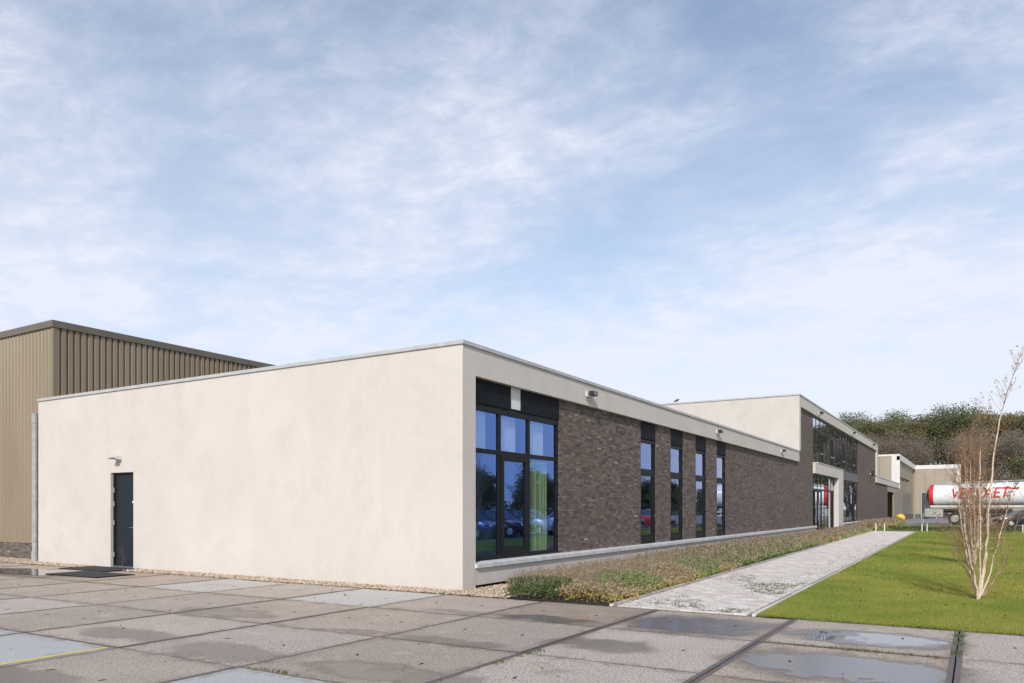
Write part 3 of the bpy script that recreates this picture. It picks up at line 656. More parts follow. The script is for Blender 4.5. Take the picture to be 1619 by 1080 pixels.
# side door
dr = box('door', (.10, .15, 10.40, 11.29, .05, 2.44), M['door'], wing)
dfm = MB().box(.075, .16, 10.34, 10.40, .0, 2.50).box(.075, .16, 11.29, 11.35, .0, 2.50).box(.075, .16, 10.40, 11.29, 2.44, 2.50)
obj('door_frame', dfm, M['frame'], dr); box('threshold', (.04, .16, 10.40, 11.29, .0, .045), M['steel'], dr)
box('interior_dark', (.16, .3, 10.34, 11.35, -.05, 2.5), M['dark'], dr)
for z in (.28, 1.12, 1.62, 1.98): obj('hinge', MB().lathe([(.014, 0), (.014, .13)], 8).box(-.012, .004, -.03, .03, .0, .13), M['steel'], dr, loc=(.066, 11.30, z))
obj('door_handle', MB().tube([(.10, 10.47, 1.06), (.045, 10.47, 1.06), (.045, 10.62, 1.06)], .011, 8), M['steel'], dr)
box('handle_plate', (.092, .10, 10.445, 10.495, .90, 1.14), M['steel'], dr); box('lock_plate', (.088, .10, 10.43, 10.53, 1.70, 1.75), M['white'], dr)
obj('pull_bar', MB().tube([(.08, 10.49, 1.15), (.08, 10.49, 1.68)], .006, 6), M['lampdark'], dr)
# lamp over the door
lp = thing('door_lamp', 'small white wedge shaped wall lamp above the black side door', 'wall lamp', (0, 10.95, 2.86))
obj('housing', MB().prism([(0, .03), (-.05, .07), (-.27, .035), (-.27, .015), (-.05, -.03), (0, -.03)], 'y', -.11, .11), M['white'], lp)
box('back_plate', (-.012, .0, -.06, .06, -.06, .09), M['lampgrey'], lp); box('lens', (-.25, -.06, -.09, .09, -.022, -.004), M['lens'], lp)
# downpipe
dp = thing('downpipe', 'grey zinc downpipe at the corner between cream wall and metal hall', 'pipe', (.05, 15.2, 0))
obj('pipe', MB().lathe([(.085, .05), (.085, 4.05), (.098, 4.05), (.098, 4.32)], 20), M['zinc'], dp, True)
for z in (.60, 1.75, 3.55): obj('collar', MB().lathe([(.096, z), (.096, z + .07)], 20), M['zinc'], dp)
obj('shoe', MB().lathe([(.105, 0), (.10, .32)], 20), M['zinc'], dp)
for z in (1.2, 3.0): box('bracket', (-.01, .46, -.02, .02, z, z + .03), M['zinc'], dp)
# mats
def matobj(x0, x1, y0, y1, label):
    t = thing('rubber_mat', label, 'mat', ((x0 + x1) / 2, (y0 + y1) / 2, .003), random.uniform(-.05, .05), 'black mats outside the side door')
    hx_, hy_ = (x1 - x0) / 2, (y1 - y0) / 2
    obj('pad', MB().box(-hx_ + .03, hx_ - .03, -hy_ + .03, hy_ - .03, 0, .024), M['mat'], t); 
    r = MB().box(-hx_, hx_, -hy_, -hy_ + .03, 0, .02).box(-hx_, hx_, hy_ - .03, hy_, 0, .02).box(-hx_, -hx_ + .03, -hy_ + .03, hy_ - .03, 0, .02).box(hx_ - .03, hx_, -hy_ + .03, hy_ - .03, 0, .02)
    obj('rim', r, M['frame'], t)
matobj(-.98, -.06, 9.95, 12.0, 'black rubber mat lying right against the side door'); matobj(-2.05, -1.12, 8.55, 10.55, 'black rubber mat lying farther out on the concrete plates')
# floodlights on the fascias
def flood(x, z, label, heads=2, y=0.0, s=.66):
    t = thing('floodlight', label, 'floodlight', (x, y, z), 0, 'floodlights on the cream fascias')
    box('wall_plate', (-.09 * s, .09 * s, -.03, 0, -.09 * s, .09 * s), M['white'], t); box('bracket_arm', (-.20 * s, .22 * s, -.14 * s, -.03, -.13 * s, -.10 * s), M['lampgrey'], t)
    for i in range(heads):
        x0 = -.02 + i * .19 - (.1 if heads == 1 else .0); h = box('lamp_head', (x0 * s, (x0 + .15) * s, -.30 * s, -.06, -.08 * s, .09 * s), M['lampdark'], t, bevel=.01)
        box('lens', ((x0 + .015) * s, (x0 + .135) * s, -.308 * s, -.3005 * s, -.065 * s, .075 * s), M['lens'], h)
flood(5.35, 4.40, 'twin floodlight on the low fascia above the wide brick wall', 2, s=.68)
flood(16.4, 4.42, 'twin floodlight on the low fascia above the last narrow window'); flood(27.4, 4.42, 'floodlight on the low fascia nearest the tall block')

# ------------------------------------------------------------------ tall middle block
tall = thing('tall_block', 'two storey cream and brick block with tall glazed entrance in the middle', 'building', (0, 0, 0))
H2 = 7.74; TX0, TX1 = LX, 70.9
box('side_wall', (TX0, TX0 + .3, .32, 12.0, 4.30, H2), STUCCO, tall)
box('end_wall', (TX1 - .3, TX1, .32, 12.0, -.1, H2), STUCCO, tall); box('roof', (TX0 + .3, TX1 - .3, .32, 11.7, 7.35, 7.5), M['roof'], tall); box('back_wall', (TX0 + .3, TX1 - .3, 11.7, 12.0, -.1, H2), STUCCO, tall)
box('corner_pier', (TX0 + .001, TX0 + .42, 0, .32, 4.735, H2), STUCCO, tall); box('fascia', (TX0 + .42, TX1, 0, .32, 7.16, H2), STUCCO, tall)
box('end_pier', (TX1 - 1.05, TX1, 0, .32, 4.735, 7.16), STUCCO, tall)
coping_run(tall, TX0 - .04, TX1 + .03, 'x', -.035, .34, H2, H2 + .085, 12); coping_run(tall, .345, 12.0, 'y', TX0 - .04, TX0 + .34, H2, H2 + .085, 4)
G0, G1 = 36.65, 56.9
brick_wall(tall, 'brick_wall', [(TX0, G0, .52, 4.735), (TX0 + .42, G0, 4.735, 7.16)], FR, 23)
brick_wall(tall, 'brick_wall', [(G1, TX1 - 1.05, .52, 7.16), (TX1 - 1.05, TX1, .52, 4.10)], FR, 24)
# curtain wall
cw = frame_bars(tall, [(G0, G1, 7.06, 7.16), (G0, G1, 6.36, 6.46), (G0, G1, 4.33, 4.43)], FR + .05, FR + .12, 'curtain_wall')
NP = 15; pw = (G1 - G0) / NP
for i in range(NP + 1): box('mullion', (max(G0, G0 + i * pw - .05), min(G1, G0 + i * pw + .05), FR + .055, FR + .13, 4.43, 7.06), M['frame'], cw)
VENT = (2, 5, 9, 13)
for i in range(NP):
    x0, x1 = G0 + i * pw + .05, G0 + (i + 1) * pw - .05
    pane(cw, x0, x1, 6.46, 7.06, FR + .07)
    if i in VENT:
        v_ = frame_bars(cw, [(x0, x0 + .12, 4.43, 6.36), (x1 - .12, x1, 4.43, 6.36), (x0 + .12, x1 - .12, 4.43, 4.55), (x0 + .12, x1 - .12, 6.24, 6.36)], FR + .045, FR + .1, 'vent_sash')
        o = box('vent_shade_panel', (x0 + .12, x1 - .12, FR + .06, FR + .09, 4.55, 6.24), M['black'], cw); box('rail', (x0 + .12, x1 - .12, FR + .03, FR + .055, 5.0, 5.05), M['steel'], cw)  # black panel stands in for the shade inside an open vent
    else: pane(cw, x0, x1, 4.43, 6.36, FR + .07)
# entrance portal
PXE = 47.95
box('portal_beam', (G0, PXE, -.02, FR + .3, 3.68, 4.33), STUCCO, tall); box('portal_post', (45.75, PXE, -.02, FR + .3, -.1, 3.68), STUCCO, tall)
box('portal_coping', (G0 + .9, PXE + .03, -.05, FR + .3, 4.331, 4.38), M['coping'], tall)
en = frame_bars(tall, [(G0, 45.7, 3.58, 3.68), (G0, 45.7, 2.68, 2.80), (G0, 45.7, .02, .12)], FR + .17, FR + .24, 'entrance_front')
ne = 7; ew = (45.7 - G0) / ne
for i in range(ne + 1): box('mullion', (max(G0, G0 + i * ew - .05), min(45.7, G0 + i * ew + .05), FR + .175, FR + .25, .12, 3.58), M['frame'], en)
for i in range(ne):
    x0, x1 = G0 + i * ew + .05, G0 + (i + 1) * ew - .05
    pane(en, x0, x1, 2.80, 3.58, FR + .19)
    if i in (1, 2):
        d_ = frame_bars(en, [(x0, x0 + .1, .12, 2.68), (x1 - .1, x1, .12, 2.68), (x0 + .1, x1 - .1, .12, .3), (x0 + .1, x1 - .1, 2.58, 2.68)], FR + .11, FR + .2, 'entrance_door')
        obj('pane', MB().box(x0 + .1, x1 - .1, FR + .15, FR + .165, .3, 2.58), M['glass'], d_); obj('door_handle', MB().tube([(x1 - .16, FR + .08, .8), (x1 - .16, FR + .08, 1.9)], .018, 8), M['steel'], d_)
    elif i == 6: box('dark_panel', (x0, x1, FR + .17, FR + .21, .12, 2.68), M['black'], en)
    else: pane(en, x0, x1, .12, 2.68, FR + .19)
# right lower glazing with grey band
lg = box('grey_band', (PXE + .0, G1, FR - .01, FR + .1, 3.70, 4.33), flat('grey_spandrel', (.045, .05, .055), .4), tall)
lw_ = frame_bars(tall, [(PXE, G1, 3.62, 3.70), (PXE, G1, 2.66, 2.78), (PXE, G1, .52, .62)], FR + .03, FR + .12, 'lower_glazing')
nl = 6; lw2 = (G1 - PXE) / nl
for i in range(nl + 1): box('mullion', (max(PXE, PXE + i * lw2 - .05), min(G1, PXE + i * lw2 + .05), FR + .055, FR + .13, .62, 3.62), M['frame'], lw_)
for i in range(nl):
    x0, x1 = PXE + i * lw2 + .05, PXE + (i + 1) * lw2 - .05
    pane(lw_, x0, x1, 2.78, 3.62, FR + .07)
    if i in (0, 4): box('dark_panel', (x0, x1, FR + .05, FR + .09, .62, 2.66), M['black'], lw_)
    else: pane(lw_, x0, x1, .62, 2.66, FR + .07)
box('plinth', (PXE, 82.0, 0.012, .30, .075, .405), STUCCO, tall); box('plinth_gap', (PXE, 82.0, .07, .30, -.1, .0745), M['dark'], tall)
x = PXE
while x < 82:
    x1 = min(x + 1.22, 82.05); obj('sill_piece', MB().prism([(-.045, .41), (FR + .05, .412), (FR + .05, .52), (FR - .03, .515), (-.045, .485)], 'x', x, x1 - .006), M['sill'], tall); x = x1
box('floor_slab', (G0 - 4, G1 + 6, FR + .5, 8.5, 3.9, 4.25), M['plaster'], tall); box('ground_floor', (G0 - 4, G1 + 6, FR + .3, 8.5, -.1, .02), M['carpet'], tall); box('room_back_wall', (TX0 + .3, TX1 - .3, 8.5, 8.7, 0, 7.3), M['plaster'], tall); box('room_ceiling', (TX0 + .3, TX1 - .3, .33, 8.5, 7.2, 7.34), M['plaster'], tall)
flood(38.0, 7.40, 'floodlight on the high fascia near its left end', 1, s=.9); flood(52.6, 7.42, 'floodlight on the high fascia above the middle of the glazing', 1, s=.9); flood(66.0, 7.45, 'floodlight on the high fascia near its right end', 1, s=.9)
ll = thing('wall_light', 'small dark wall light on the brick right of the glazing', 'wall lamp', (65.2, FR, 4.75))
obj('lamp_body', MB().lathe([(.10, -.22), (.16, -.1), (.16, .18), (.08, .26)], 12), M['lampdark'], ll, loc=(0, -.28, 0)); box('arm', (-.05, .05, -.25, 0, -.04, .06), M['lampgrey'], ll)

# ------------------------------------------------------------------ far low link and far hall
M['beige'] = flat('beige_panel', (.36, .31, .235), .5, .15, .05, .8); M['beige2'] = flat('tan_cladding', (.30, .255, .19), .45, .2, .05, .8)
M['pale'] = flat('pale_trim', (.66, .63, .58), .6, 0, .05, 1.5)
lk = thing('link_wing', 'low brick and cream link between the tall block and the far hall', 'building', (0, 0, 0))
box('fascia', (TX1 - 1.05, 95.3, -.003, .32, 4.10, 4.63), STUCCO, lk); box('coping', (TX1, 95.3, -.035, .34, 4.63, 4.72), M['coping'], lk); box('roof', (TX1, 95.3, .34, 12, 4.3, 4.5), M['roof'], lk)
brick_wall(lk, 'brick_wall', [(TX1, 81.7, .52, 4.10)], FR, 31)
box('header_panel', (81.7, 95.3, FR - .02, .3, 3.45, 4.10), M['beige'], lk); box('porch_pier', (89.6, 95.3, FR, .3, .3, 3.45), M['beige2'], lk); box('porch_back', (81.7, 89.6, 2.2, 2.4, .3, 3.45), M['beige2'], lk); box('porch_side', (81.7, 81.9, .3, 2.2, .3, 3.45), M['brick1'], lk); box('porch_plinth', (81.7, 95.3, FR + .02, 2.5, -.1, .3), M['mortar'], lk)
fh = thing('far_hall', 'beige panelled hall with white trim at the far end of the yard', 'building', (0, 0, 0))
FX, FZ, WX = 95.4, 8.40, 124.5
for i in range(8): box('side_panel', (FX + .02, FX + .2, .9 + i * 1.4, .9 + (i + 1) * 1.4 - .025, 4.6, FZ - .25), M['beige'], fh)
box('corner_trim', (FX - .06, FX + .35, -.05, .9, 4.05, FZ - .25), M['pale'], fh); box('side_core', (FX + .2, FX + .4, .3, 12.2, -.1, FZ - .05), M['beige2'], fh)
box('roof_trim', (FX - .06, WX + .3, -.06, .3, FZ - .75, FZ), M['pale'], fh); box('roof_trim', (FX - .06, FX + .3, .3, 12.2, FZ - .25, FZ), M['pale'], fh); box('roof', (FX + .3, WX, .3, 12, FZ - .4, FZ - .2), M['roof'], fh)
for i in range(21):
    x0 = FX + .35 + i * 1.387; box('front_panel', (x0, x0 + 1.375, .30, .42, .7, FZ - .75), M['beige2'], fh)
box('grey_gate', (104.0, 119.0, .24, .30, .7, 3.9), flat('gate_sheet', (.20, .195, .16), .3, .5, .08, .5), fh)
box('front_plinth', (FX + .35, WX, .26, .42, -.1, .7), M['mortar'], fh)
for i, x0 in enumerate((98.3, 103.8, 109.8)):
    wl_ = thing('hall_wall_light', ['dark wall light on the far hall nearest the white corner trim', 'middle one of three dark wall lights on the far hall', 'dark wall light on the far hall nearest the inner corner'][i], 'wall lamp', (x0, .30, 5.4 + .03 * i), 0, 'wall lights on the far hall')
    obj('shade', MB().prism([(0, .2), (-.45, .12), (-.45, -.0), (0, -.22)], 'x', -.22, .22), M['lampdark'], wl_); box('back_plate', (-.12, .12, -.03, 0, -.28, .28), M['lampgrey'], wl_)
wg = thing('far_hall_wing', 'beige panelled gable wing projecting into the yard behind the tanker', 'building', (0, 0, 0))
for i in range(4): box('wall_panel', (WX, WX + .2, -1.38 * (i + 1) + .012, -1.38 * i - .012, .7, 7.75), M['beige'], wg)
box('plinth', (WX + .02, WX + .2, -5.5, -.01, -.1, .7), M['mortar'], wg); box('roof_trim', (WX - .06, WX + .3, -6.2, -.065, 7.75, 8.38), M['pale'], wg); box('edge_trim', (WX - .06, WX + .3, -6.2, -5.52, 0, 7.75), M['pale'], wg); box('core', (WX + .2, WX + 25, -6.1, .0, -.1, 8.2), M['beige2'], wg)
box('corner_strip', (WX - .012, WX + .4, -.012, .5, -.1, 8.2), M['beige2'], wg)
dd = box('loading_door', (WX - .05, WX + .0, -2.9, -.9, 0, 4.0), flat('slate_door', (.05, .06, .07), .45), wg); box('door_frame', (WX - .09, WX - .05, -3.0, -2.9, 0, 4.1), M['lampgrey'], dd); box('door_frame', (WX - .09, WX - .05, -.9, -.8, 0, 4.1), M['lampgrey'], dd); box('light_strip', (WX - .07, WX - .05, -1.9, -1.7, .5, 1.6), M['white'], dd)

# ------------------------------------------------------------------ metal hall on the left
a = Mat('bronze_sheet', rough=.42, metal=.25); f = a.noise(.5, 4, .6, st=(1, 1, .3)); g = a.noise(6, 4, .6, st=(1, 1, .05))
c = a.mix(a.rng(f, .35, .65), (.268, .208, .136), (.310, .245, .168)); c = a.mix(a.rng(g, .5, .7, 0, .18), c, (.33, .28, .2)); a.col(c); M['sheet'] = a.m
M['trim'] = flat('bronze_trim', (.16, .135, .105), .45, .25, .08, 2)
hall = thing('metal_hall', 'tall bronze hall clad in ribbed metal sheets behind the cream wall', 'building', (0, 0, 0))
HX, HY, HH = .50, 15.1, 6.93
def sheet_profile(n=5, p=.2, d=.060):
    pts = []
    for i in range(n): pts += [(i * p, 0), (i * p + .112, 0), (i * p + .134, d), (i * p + .176, d)]
    return pts + [(n * p, 0)]
def sheet_mesh(name, z0, z1, flip):
    prof = sheet_profile(d=.026 if flip else .060); mb = MB(); n = len(prof)
    P3 = (lambda q, z: (q[0], q[1], z)) if not flip else (lambda q, z: (q[1], q[0], z))
    mb.add([P3(q, z0) for q in prof] + [P3(q, z1) for q in prof], [(i, i + 1, n + i + 1, n + i) for i in range(n - 1)])
    mb.add([P3((q[0], .066), z0) for q in (prof[0], prof[-1])] + [P3((q[0], .066), z1) for q in (prof[0], prof[-1])], [(0, 1, 3, 2)])
    m = mesh(name, mb); m.materials.append(M['sheet']); return m
sa = sheet_mesh('cladding_sheet', 4.0, HH, False); sb = sheet_mesh('cladding_sheet', .50, HH, True)
for i in range(34): link('cladding_sheet', sa, None, hall, (HX + i * 1.0 + .06, HY, 0))
for i in range(16): link('cladding_sheet', sb, None, hall, (HX, HY + i * 1.0 + .06, 0))
box('corner_trim', (HX - .01, HX + .06, HY - .01, HY + .06, .5, HH), M['sheet'], hall)
box('eaves_trim', (HX - .05, HX + 34.2, HY - .05, HY + .22, HH, HH + .20), M['trim'], hall); box('eaves_trim', (HX - .05, HX + .22, HY + .22, HY + 16.2, HH, HH + .20), M['trim'], hall)
box('core', (HX + .07, HX + 34, HY + .07, HY + 16, -.1, HH + .05), M['trim'], hall)
pl_ = box('brick_plinth', (HX + .03, HX + .069, HY + .0, HY + 16, -.1, .5), M['mortar'], hall)
bl = brick_list([(HY, HY + 16, 0, .5)], 41); b = np.array(bl); n = len(b); xa = np.full(n, HX + .022) + rng.normal(0, .003, n)
V = np.stack([np.c_[xa, b[:, 0], b[:, 2]], np.c_[xa, b[:, 1], b[:, 2]], np.c_[xa + .03, b[:, 1], b[:, 2]], np.c_[xa + .03, b[:, 0], b[:, 2]], np.c_[xa, b[:, 0], b[:, 3]], np.c_[xa, b[:, 1], b[:, 3]], np.c_[xa + .03, b[:, 1], b[:, 3]], np.c_[xa + .03, b[:, 0], b[:, 3]]], 1)
m = npmesh('brick_courses', V.reshape(-1, 3), (BF[None] + (np.arange(n) * 8)[:, None, None]).reshape(-1, 4), {'rnd': np.repeat(rng.beta(2, 2.4, n), 8)}); m.materials.append(M['brick']); stuff(link('brick_courses', m, None, pl_))
# ------------------------------------------------------------------ trees
a = Mat('bark', rough=.9); f = a.noise(4, 5, .7, st=(1, 1, .25)); a.col(a.mix(a.rng(f, .35, .65), (.12, .10, .085), (.24, .21, .18))); a.bump(f, .6, .02); M['bark'] = a.m
def crownmat(name, stops, trans=.35):
    a = Mat(name, rough=.65, spec=.25); r = a.ma('ADD', a.ma('MULTIPLY', a.attr('rnd'), .75), a.ma('MULTIPLY', a.oinfo('Random'), .25)); c = a.ramp(r, stops); a.col(c)
    t = a.t; out = t.nodes['Material Output']; tr = a.n('ShaderNodeBsdfTranslucent'); a.l(c, tr.inputs[0]); ms = a.n('ShaderNodeMixShader'); ms.inputs[0].default_value = trans
    a.l(a.b.outputs[0], ms.inputs[1]); a.l(tr.outputs[0], ms.inputs[2]); a.l(ms.outputs[0], out.inputs[0]); return a.m
CR = [crownmat('crown_green', [(0, (.10, .125, .062)), (.4, (.145, .17, .08)), (.75, (.19, .205, .10)), (1, (.26, .235, .11))]),  # crown greens lightened and greyed, distance haze put into the colour
      crownmat('crown_brown', [(0, (.19, .155, .118)), (.4, (.25, .205, .155)), (.75, (.30, .24, .175)), (1, (.33, .26, .15))]),
      crownmat('crown_olive', [(0, (.13, .14, .07)), (.4, (.19, .185, .09)), (.75, (.235, .21, .105)), (1, (.33, .25, .11))])]
def tree_mesh(seed, H, spread, nleaf, lsize, bare=.35, low=.28):
    r = random.Random(seed); g = np.random.default_rng(seed); tb = MB(); tips = []
    def br(p, d, L, rad, lev):
        pts = [p]; q = p.copy(); dd = d.copy(); n = 5 if lev == 0 else 4
        for i in range(n):
            dd = (dd + Vector((r.gauss(0, .12), r.gauss(0, .12), r.gauss(.05, .06)))).normalized(); q = q + dd * (L / n); pts.append(q.copy())
            if lev > 0: tips.append(q.copy())
        rr = [rad * (1 - .75 * i / n) for i in range(n + 1)]; tb.tube(pts, rr, 6 if lev == 0 else 4, False)
        if lev < 2:
            for k in range(9 if lev == 0 else 5):
                t = r.uniform(low, 1.0) if lev == 0 else r.uniform(.3, 1.0); i = min(int(t * n), n - 1); pp = pts[i].lerp(pts[i + 1], t * n - i)
                an = r.uniform(0, 6.283); up = r.uniform(.25, 1.0)
                nd = (Vector((math.cos(an), math.sin(an), up)) + dd * .3).normalized()
                br(pp, nd, (spread * r.uniform(.7, 1.15) * (1.15 - .55 * t)) if lev == 0 else L * r.uniform(.4, .65), rad * (.42 if lev == 0 else .45), lev + 1)
    br(Vector((0, 0, -.3)), Vector((r.gauss(0, .04), r.gauss(0, .04), 1)), H * .86, H * .018, 0)
    T = np.array([tuple(t) for t in tips]); nc = max(30, int(len(T) * .85)); C = T[g.integers(0, len(T), nc)] + g.normal(0, .25, (nc, 3))
    keep = C[:, 2] > H * bare * .8; C = C[keep]
    per = nleaf // len(C); cs = g.uniform(.5, 1.15, (len(C), 1, 1)) * spread * .21
    P = C[:, None, :] + np.clip(g.normal(0, 1, (len(C), per, 3)), -1.5, 1.5) * cs * np.array([1, 1, .72]); P = P.reshape(-1, 3); n = len(P)
    rn = np.repeat(g.uniform(0, 1, len(C)), per) * .65 + g.uniform(0, .35, n)
    d = g.normal(0, 1, (n, 3)); d /= np.linalg.norm(d, axis=1)[:, None]; e = np.cross(d, g.normal(0, 1, (n, 3))); e /= np.linalg.norm(e, axis=1)[:, None] + 1e-9
    s = (g.uniform(.55, 1.35, n) * lsize)[:, None]
    V = np.stack([P - d * s * .5, P + e * s * .33, P + d * s * .5, P - e * s * .33], 1).reshape(-1, 3)
    m = npmesh('crown', V, np.arange(n * 4).reshape(-1, 4), {'rnd': np.repeat(rn, 4)}); t = fixn(mesh('trunk', tb)); t.materials.append(M['bark']); return t, m
TV = [tree_mesh(101, 20, 5.6, 15000, .30, .32), tree_mesh(102, 20, 5.0, 14000, .29, .30), tree_mesh(103, 19, 6.0, 14000, .30, .34), tree_mesh(104, 20, 4.6, 7500, .22, .30, .3), tree_mesh(105, 17, 5.6, 6500, .22, .28, .25), tree_mesh(106, 12, 4.5, 14000, .28, .12, .12)]
VM = [CR[0], CR[2], CR[0], CR[1], CR[1], CR[0]]
for (t, m), mm in zip(TV, VM): m.materials.append(mm)
def place_tree(v, x, y, s, label, group, rz=None, z=0.0, name='deciduous_tree'):
    o = thing(name, label, 'tree', (x, y, z), random.uniform(0, 6.28) if rz is None else rz, group); q = s * random.uniform(.93, 1.07); o.scale = (q, q, s)
    link('trunk', TV[v][0], None, o); link('crown', TV[v][1], None, o)
KIND = ['green leafy', 'olive green', 'dark green', 'bare brown', 'thin brown twiggy', 'low bushy green']
rw = random.Random(5)
ORD = ['first', 'second', 'third', 'fourth', 'fifth', 'sixth', 'seventh', 'eighth', 'ninth', 'tenth', 'eleventh', 'twelfth', 'thirteenth', 'fourteenth', 'fifteenth', 'sixteenth', 'seventeenth', 'eighteenth', 'nineteenth', 'twentieth', 'twenty-first', 'twenty-second', 'twenty-third', 'twenty-fourth']
def wood(rows):
    for (nm, X, y0, y1, step, vs, smin, smax, z) in rows:
        y = y1; k = 0
        while y > y0:
            v = rw.choice(vs); x = X + rw.uniform(-2, 2)
            place_tree(v, x, y, rw.uniform(smin, smax), f'{KIND[v]} tree, {ORD[k]} from left in the {nm} row of the wood', 'trees of the far wood', z=z); y -= step * rw.uniform(.85, 1.2); k += 1
wood([('front', 141, -17, -7, 3.8, (5, 5, 4), .75, 1.0, 0), ('second', 148, -18, 30, 4.0, (3, 4, 3, 4), .78, .92, 0), ('third', 154, -18, 34, 3.8, (3, 1, 4, 3), .90, 1.02, 0), ('fourth', 161, -18, 38, 3.3, (1, 0, 1, 2), .96, 1.05, 0), ('rearmost', 169, -19, 42, 3.2, (0, 1, 2, 1), 1.02, 1.12, 0)])
# trees out of frame along the other side of the site, seen in the glass
for i in range(90):
    v = rw.choice((5, 5, 5, 0, 1)); place_tree(v, 40 + i * 3.3 + rw.uniform(-1, 1), -64 + rw.uniform(-5, 4), rw.uniform(.5, .85) if v == 5 else rw.uniform(.36, .5), f'{KIND[v]} tree of the long row across from the office', 'row of trees across from the office')
# ------------------------------------------------------------------ birches
a = Mat('birch_bark', rough=.7); f = a.noise(9, 5, .75, st=(1, 1, 2.4)); g = a.noise(22, 4, .7, st=(.4, .4, 2))
c = a.mix(a.rng(f, .35, .62), (.50, .37, .22), (.66, .58, .47)); a.col(a.mix(a.rng(g, .63, .70), c, (.06, .045, .035))); M['birch'] = a.m
M['twig'] = flat('birch_twig', (.28, .165, .105), .75, 0, .3, 6)
def birch(label, base, stems, seed, scale=1.0, ntw=26, nleaf=260, twl=1.0):
    r = random.Random(seed); g = np.random.default_rng(seed)
    t = thing('birch_tree', label, 'tree', base, 0, 'multi stemmed young birches on the lawn'); tw = MB(); lp_ = []
    for (pts, r0, r1, brown) in stems:
        P = []; dep = r.uniform(-.35, .35)
        for i, (sx, z) in enumerate(pts):
            f = i / (len(pts) - 1); P.append(RV * (sx * scale) + DV * (dep * f * scale) + Vector((0, 0, z * scale)))
        # smooth subdivide
        Q = []
        for i in range(len(P) - 1):
            p0 = P[max(i - 1, 0)]; p1 = P[i]; p2 = P[i + 1]; p3 = P[min(i + 2, len(P) - 1)]
            for k in range(4):
                u = k / 4; Q.append(.5 * ((2 * p1) + (p2 - p0) * u + (2 * p0 - 5 * p1 + 4 * p2 - p3) * u * u + (3 * p1 - p0 - 3 * p2 + p3) * u ** 3) + Vector((r.gauss(0, .006), r.gauss(0, .006), 0)))
        Q.append(P[-1]); n = len(Q); rad = [r0 + (r1 - r0) * (i / (n - 1)) ** .8 for i in range(n)]
        cut = int(n * (.74 if not brown else 0))
        if not brown: obj('stem', MB().tube(Q[:cut + 1], rad[:cut + 1], 8), M['birch'], t, True)
        tw.tube(Q[cut:], rad[cut:], 5, False)
        def twig(p, d, L, rd, lev):
            q = p.copy(); dd = d.copy(); ps = [p]
            for i in range(4):
                dd = (dd + Vector((r.gauss(0, .16), r.gauss(0, .16), r.gauss(.10, .10)))).normalized(); q = q + dd * (L / 4); ps.append(q.copy())
                if lev and r.random() < .5: lp_.append(q.copy())
            tw.tube(ps, [rd, rd * .85, rd * .7, rd * .55, rd * .35], 3, False)
            if lev < 2:
                for k in range(r.randint(2, 4)): i = r.randint(1, 3); twig(ps[i], (dd + Vector((r.gauss(0, .6), r.gauss(0, .6), r.gauss(.1, .4)))).normalized(), L * r.uniform(.4, .75), rd * .6, lev + 1)
        for k in range(ntw if not brown else ntw // 10):
            i = r.randint(int(n * .22), n - 2); an = r.uniform(0, 6.283); tan = (Q[i + 1] - Q[i]).normalized()
            twig(Q[i], (tan * r.uniform(.5, 1.1) + Vector((math.cos(an), math.sin(an), .35)) * .75).normalized(), r.uniform(.25, .8) * scale * twl * (1.25 - .6 * i / n), .0034 * scale, 0)
    o = obj('twigs', tw, M['twig'], t); o['kind'] = 'stuff'
    lp_ = [p for p in lp_ if p.z > .8 * scale]
    P = np.array([tuple(r.choice(lp_)) for _ in range(nleaf)]) + g.normal(0, .02, (nleaf, 3)); tt = g.uniform(0, 1, nleaf)
    V, F, C = leaves(P, g.uniform(.022, .045, nleaf), lerp(tt, (.16, .19, .05), (.32, .26, .07), (.50, .24, .06), (.42, .15, .05)), 1.4, .2)
    m = npmesh('leaves', V, F, col=C); m.materials.append(M['leaf']); q = link('leaves', m, None, t); q['kind'] = 'stuff'
def S(*px): return [((x - 1545) / 93.6, (950 - y) / 93.6) for x, y in px]
b1 = [(S((1545, 950), (1541, 922), (1528, 880), (1519, 840), (1516, 800), (1512, 770)), .024, .005, False),
      (S((1546, 948), (1540, 915), (1530, 850), (1527, 790), (1534, 735), (1533, 690)), .018, .004, False),
      (S((1548, 945), (1549, 900), (1549, 850), (1548, 760), (1549, 700), (1546, 642)), .019, .003, False),
      (S((1547, 946), (1556, 900), (1563, 850), (1568, 790), (1577, 715), (1591, 650), (1606, 605), (1624, 555)), .027, .004, False),
      (S((1549, 944), (1563, 890), (1568, 840), (1574, 780), (1575, 740)), .019, .004, False),
      (S((1551, 942), (1564, 905), (1578, 850), (1590, 805), (1598, 760)), .017, .003, False),
      (S((1550, 943), (1575, 915), (1590, 893), (1592, 862), (1603, 820)), .016, .005, True), (S((1552, 942), (1590, 912), (1615, 880), (1640, 835)), .010, .003, True),
      (S((1544, 940), (1532, 905), (1512, 875), (1511, 840), (1516, 815)), .011, .003, True), (S((1546, 940), (1530, 895), (1500, 850), (1480, 815)), .009, .003, True), (S((1590, 893), (1600, 840), (1612, 800), (1625, 770)), .008, .003, True)]
birch('multi stemmed white birch in front, leaning stem reaching out of the picture', (3.33, -8.25, 0), b1, 3, 1.0, 34, 1100, .72)
def rnd_stems(seed, n, H):
    r = random.Random(seed); out = []
    for i in range(n):
        l = r.uniform(-.30, .30); h = H * r.uniform(.7, 1); out.append(([(0, 0), (l * .5, h * .2), (l * .9, h * .45), (l * 1.1 + r.gauss(0, .05), h * .75), (l * 1.2 + r.gauss(0, .1), h)], .022, .003, False))
    return out
birch('twiggy brown birch directly behind the front birch', (12.9, -8.2, 0), rnd_stems(8, 7, 3.9), 9, 1.0, 36, 600, .80)
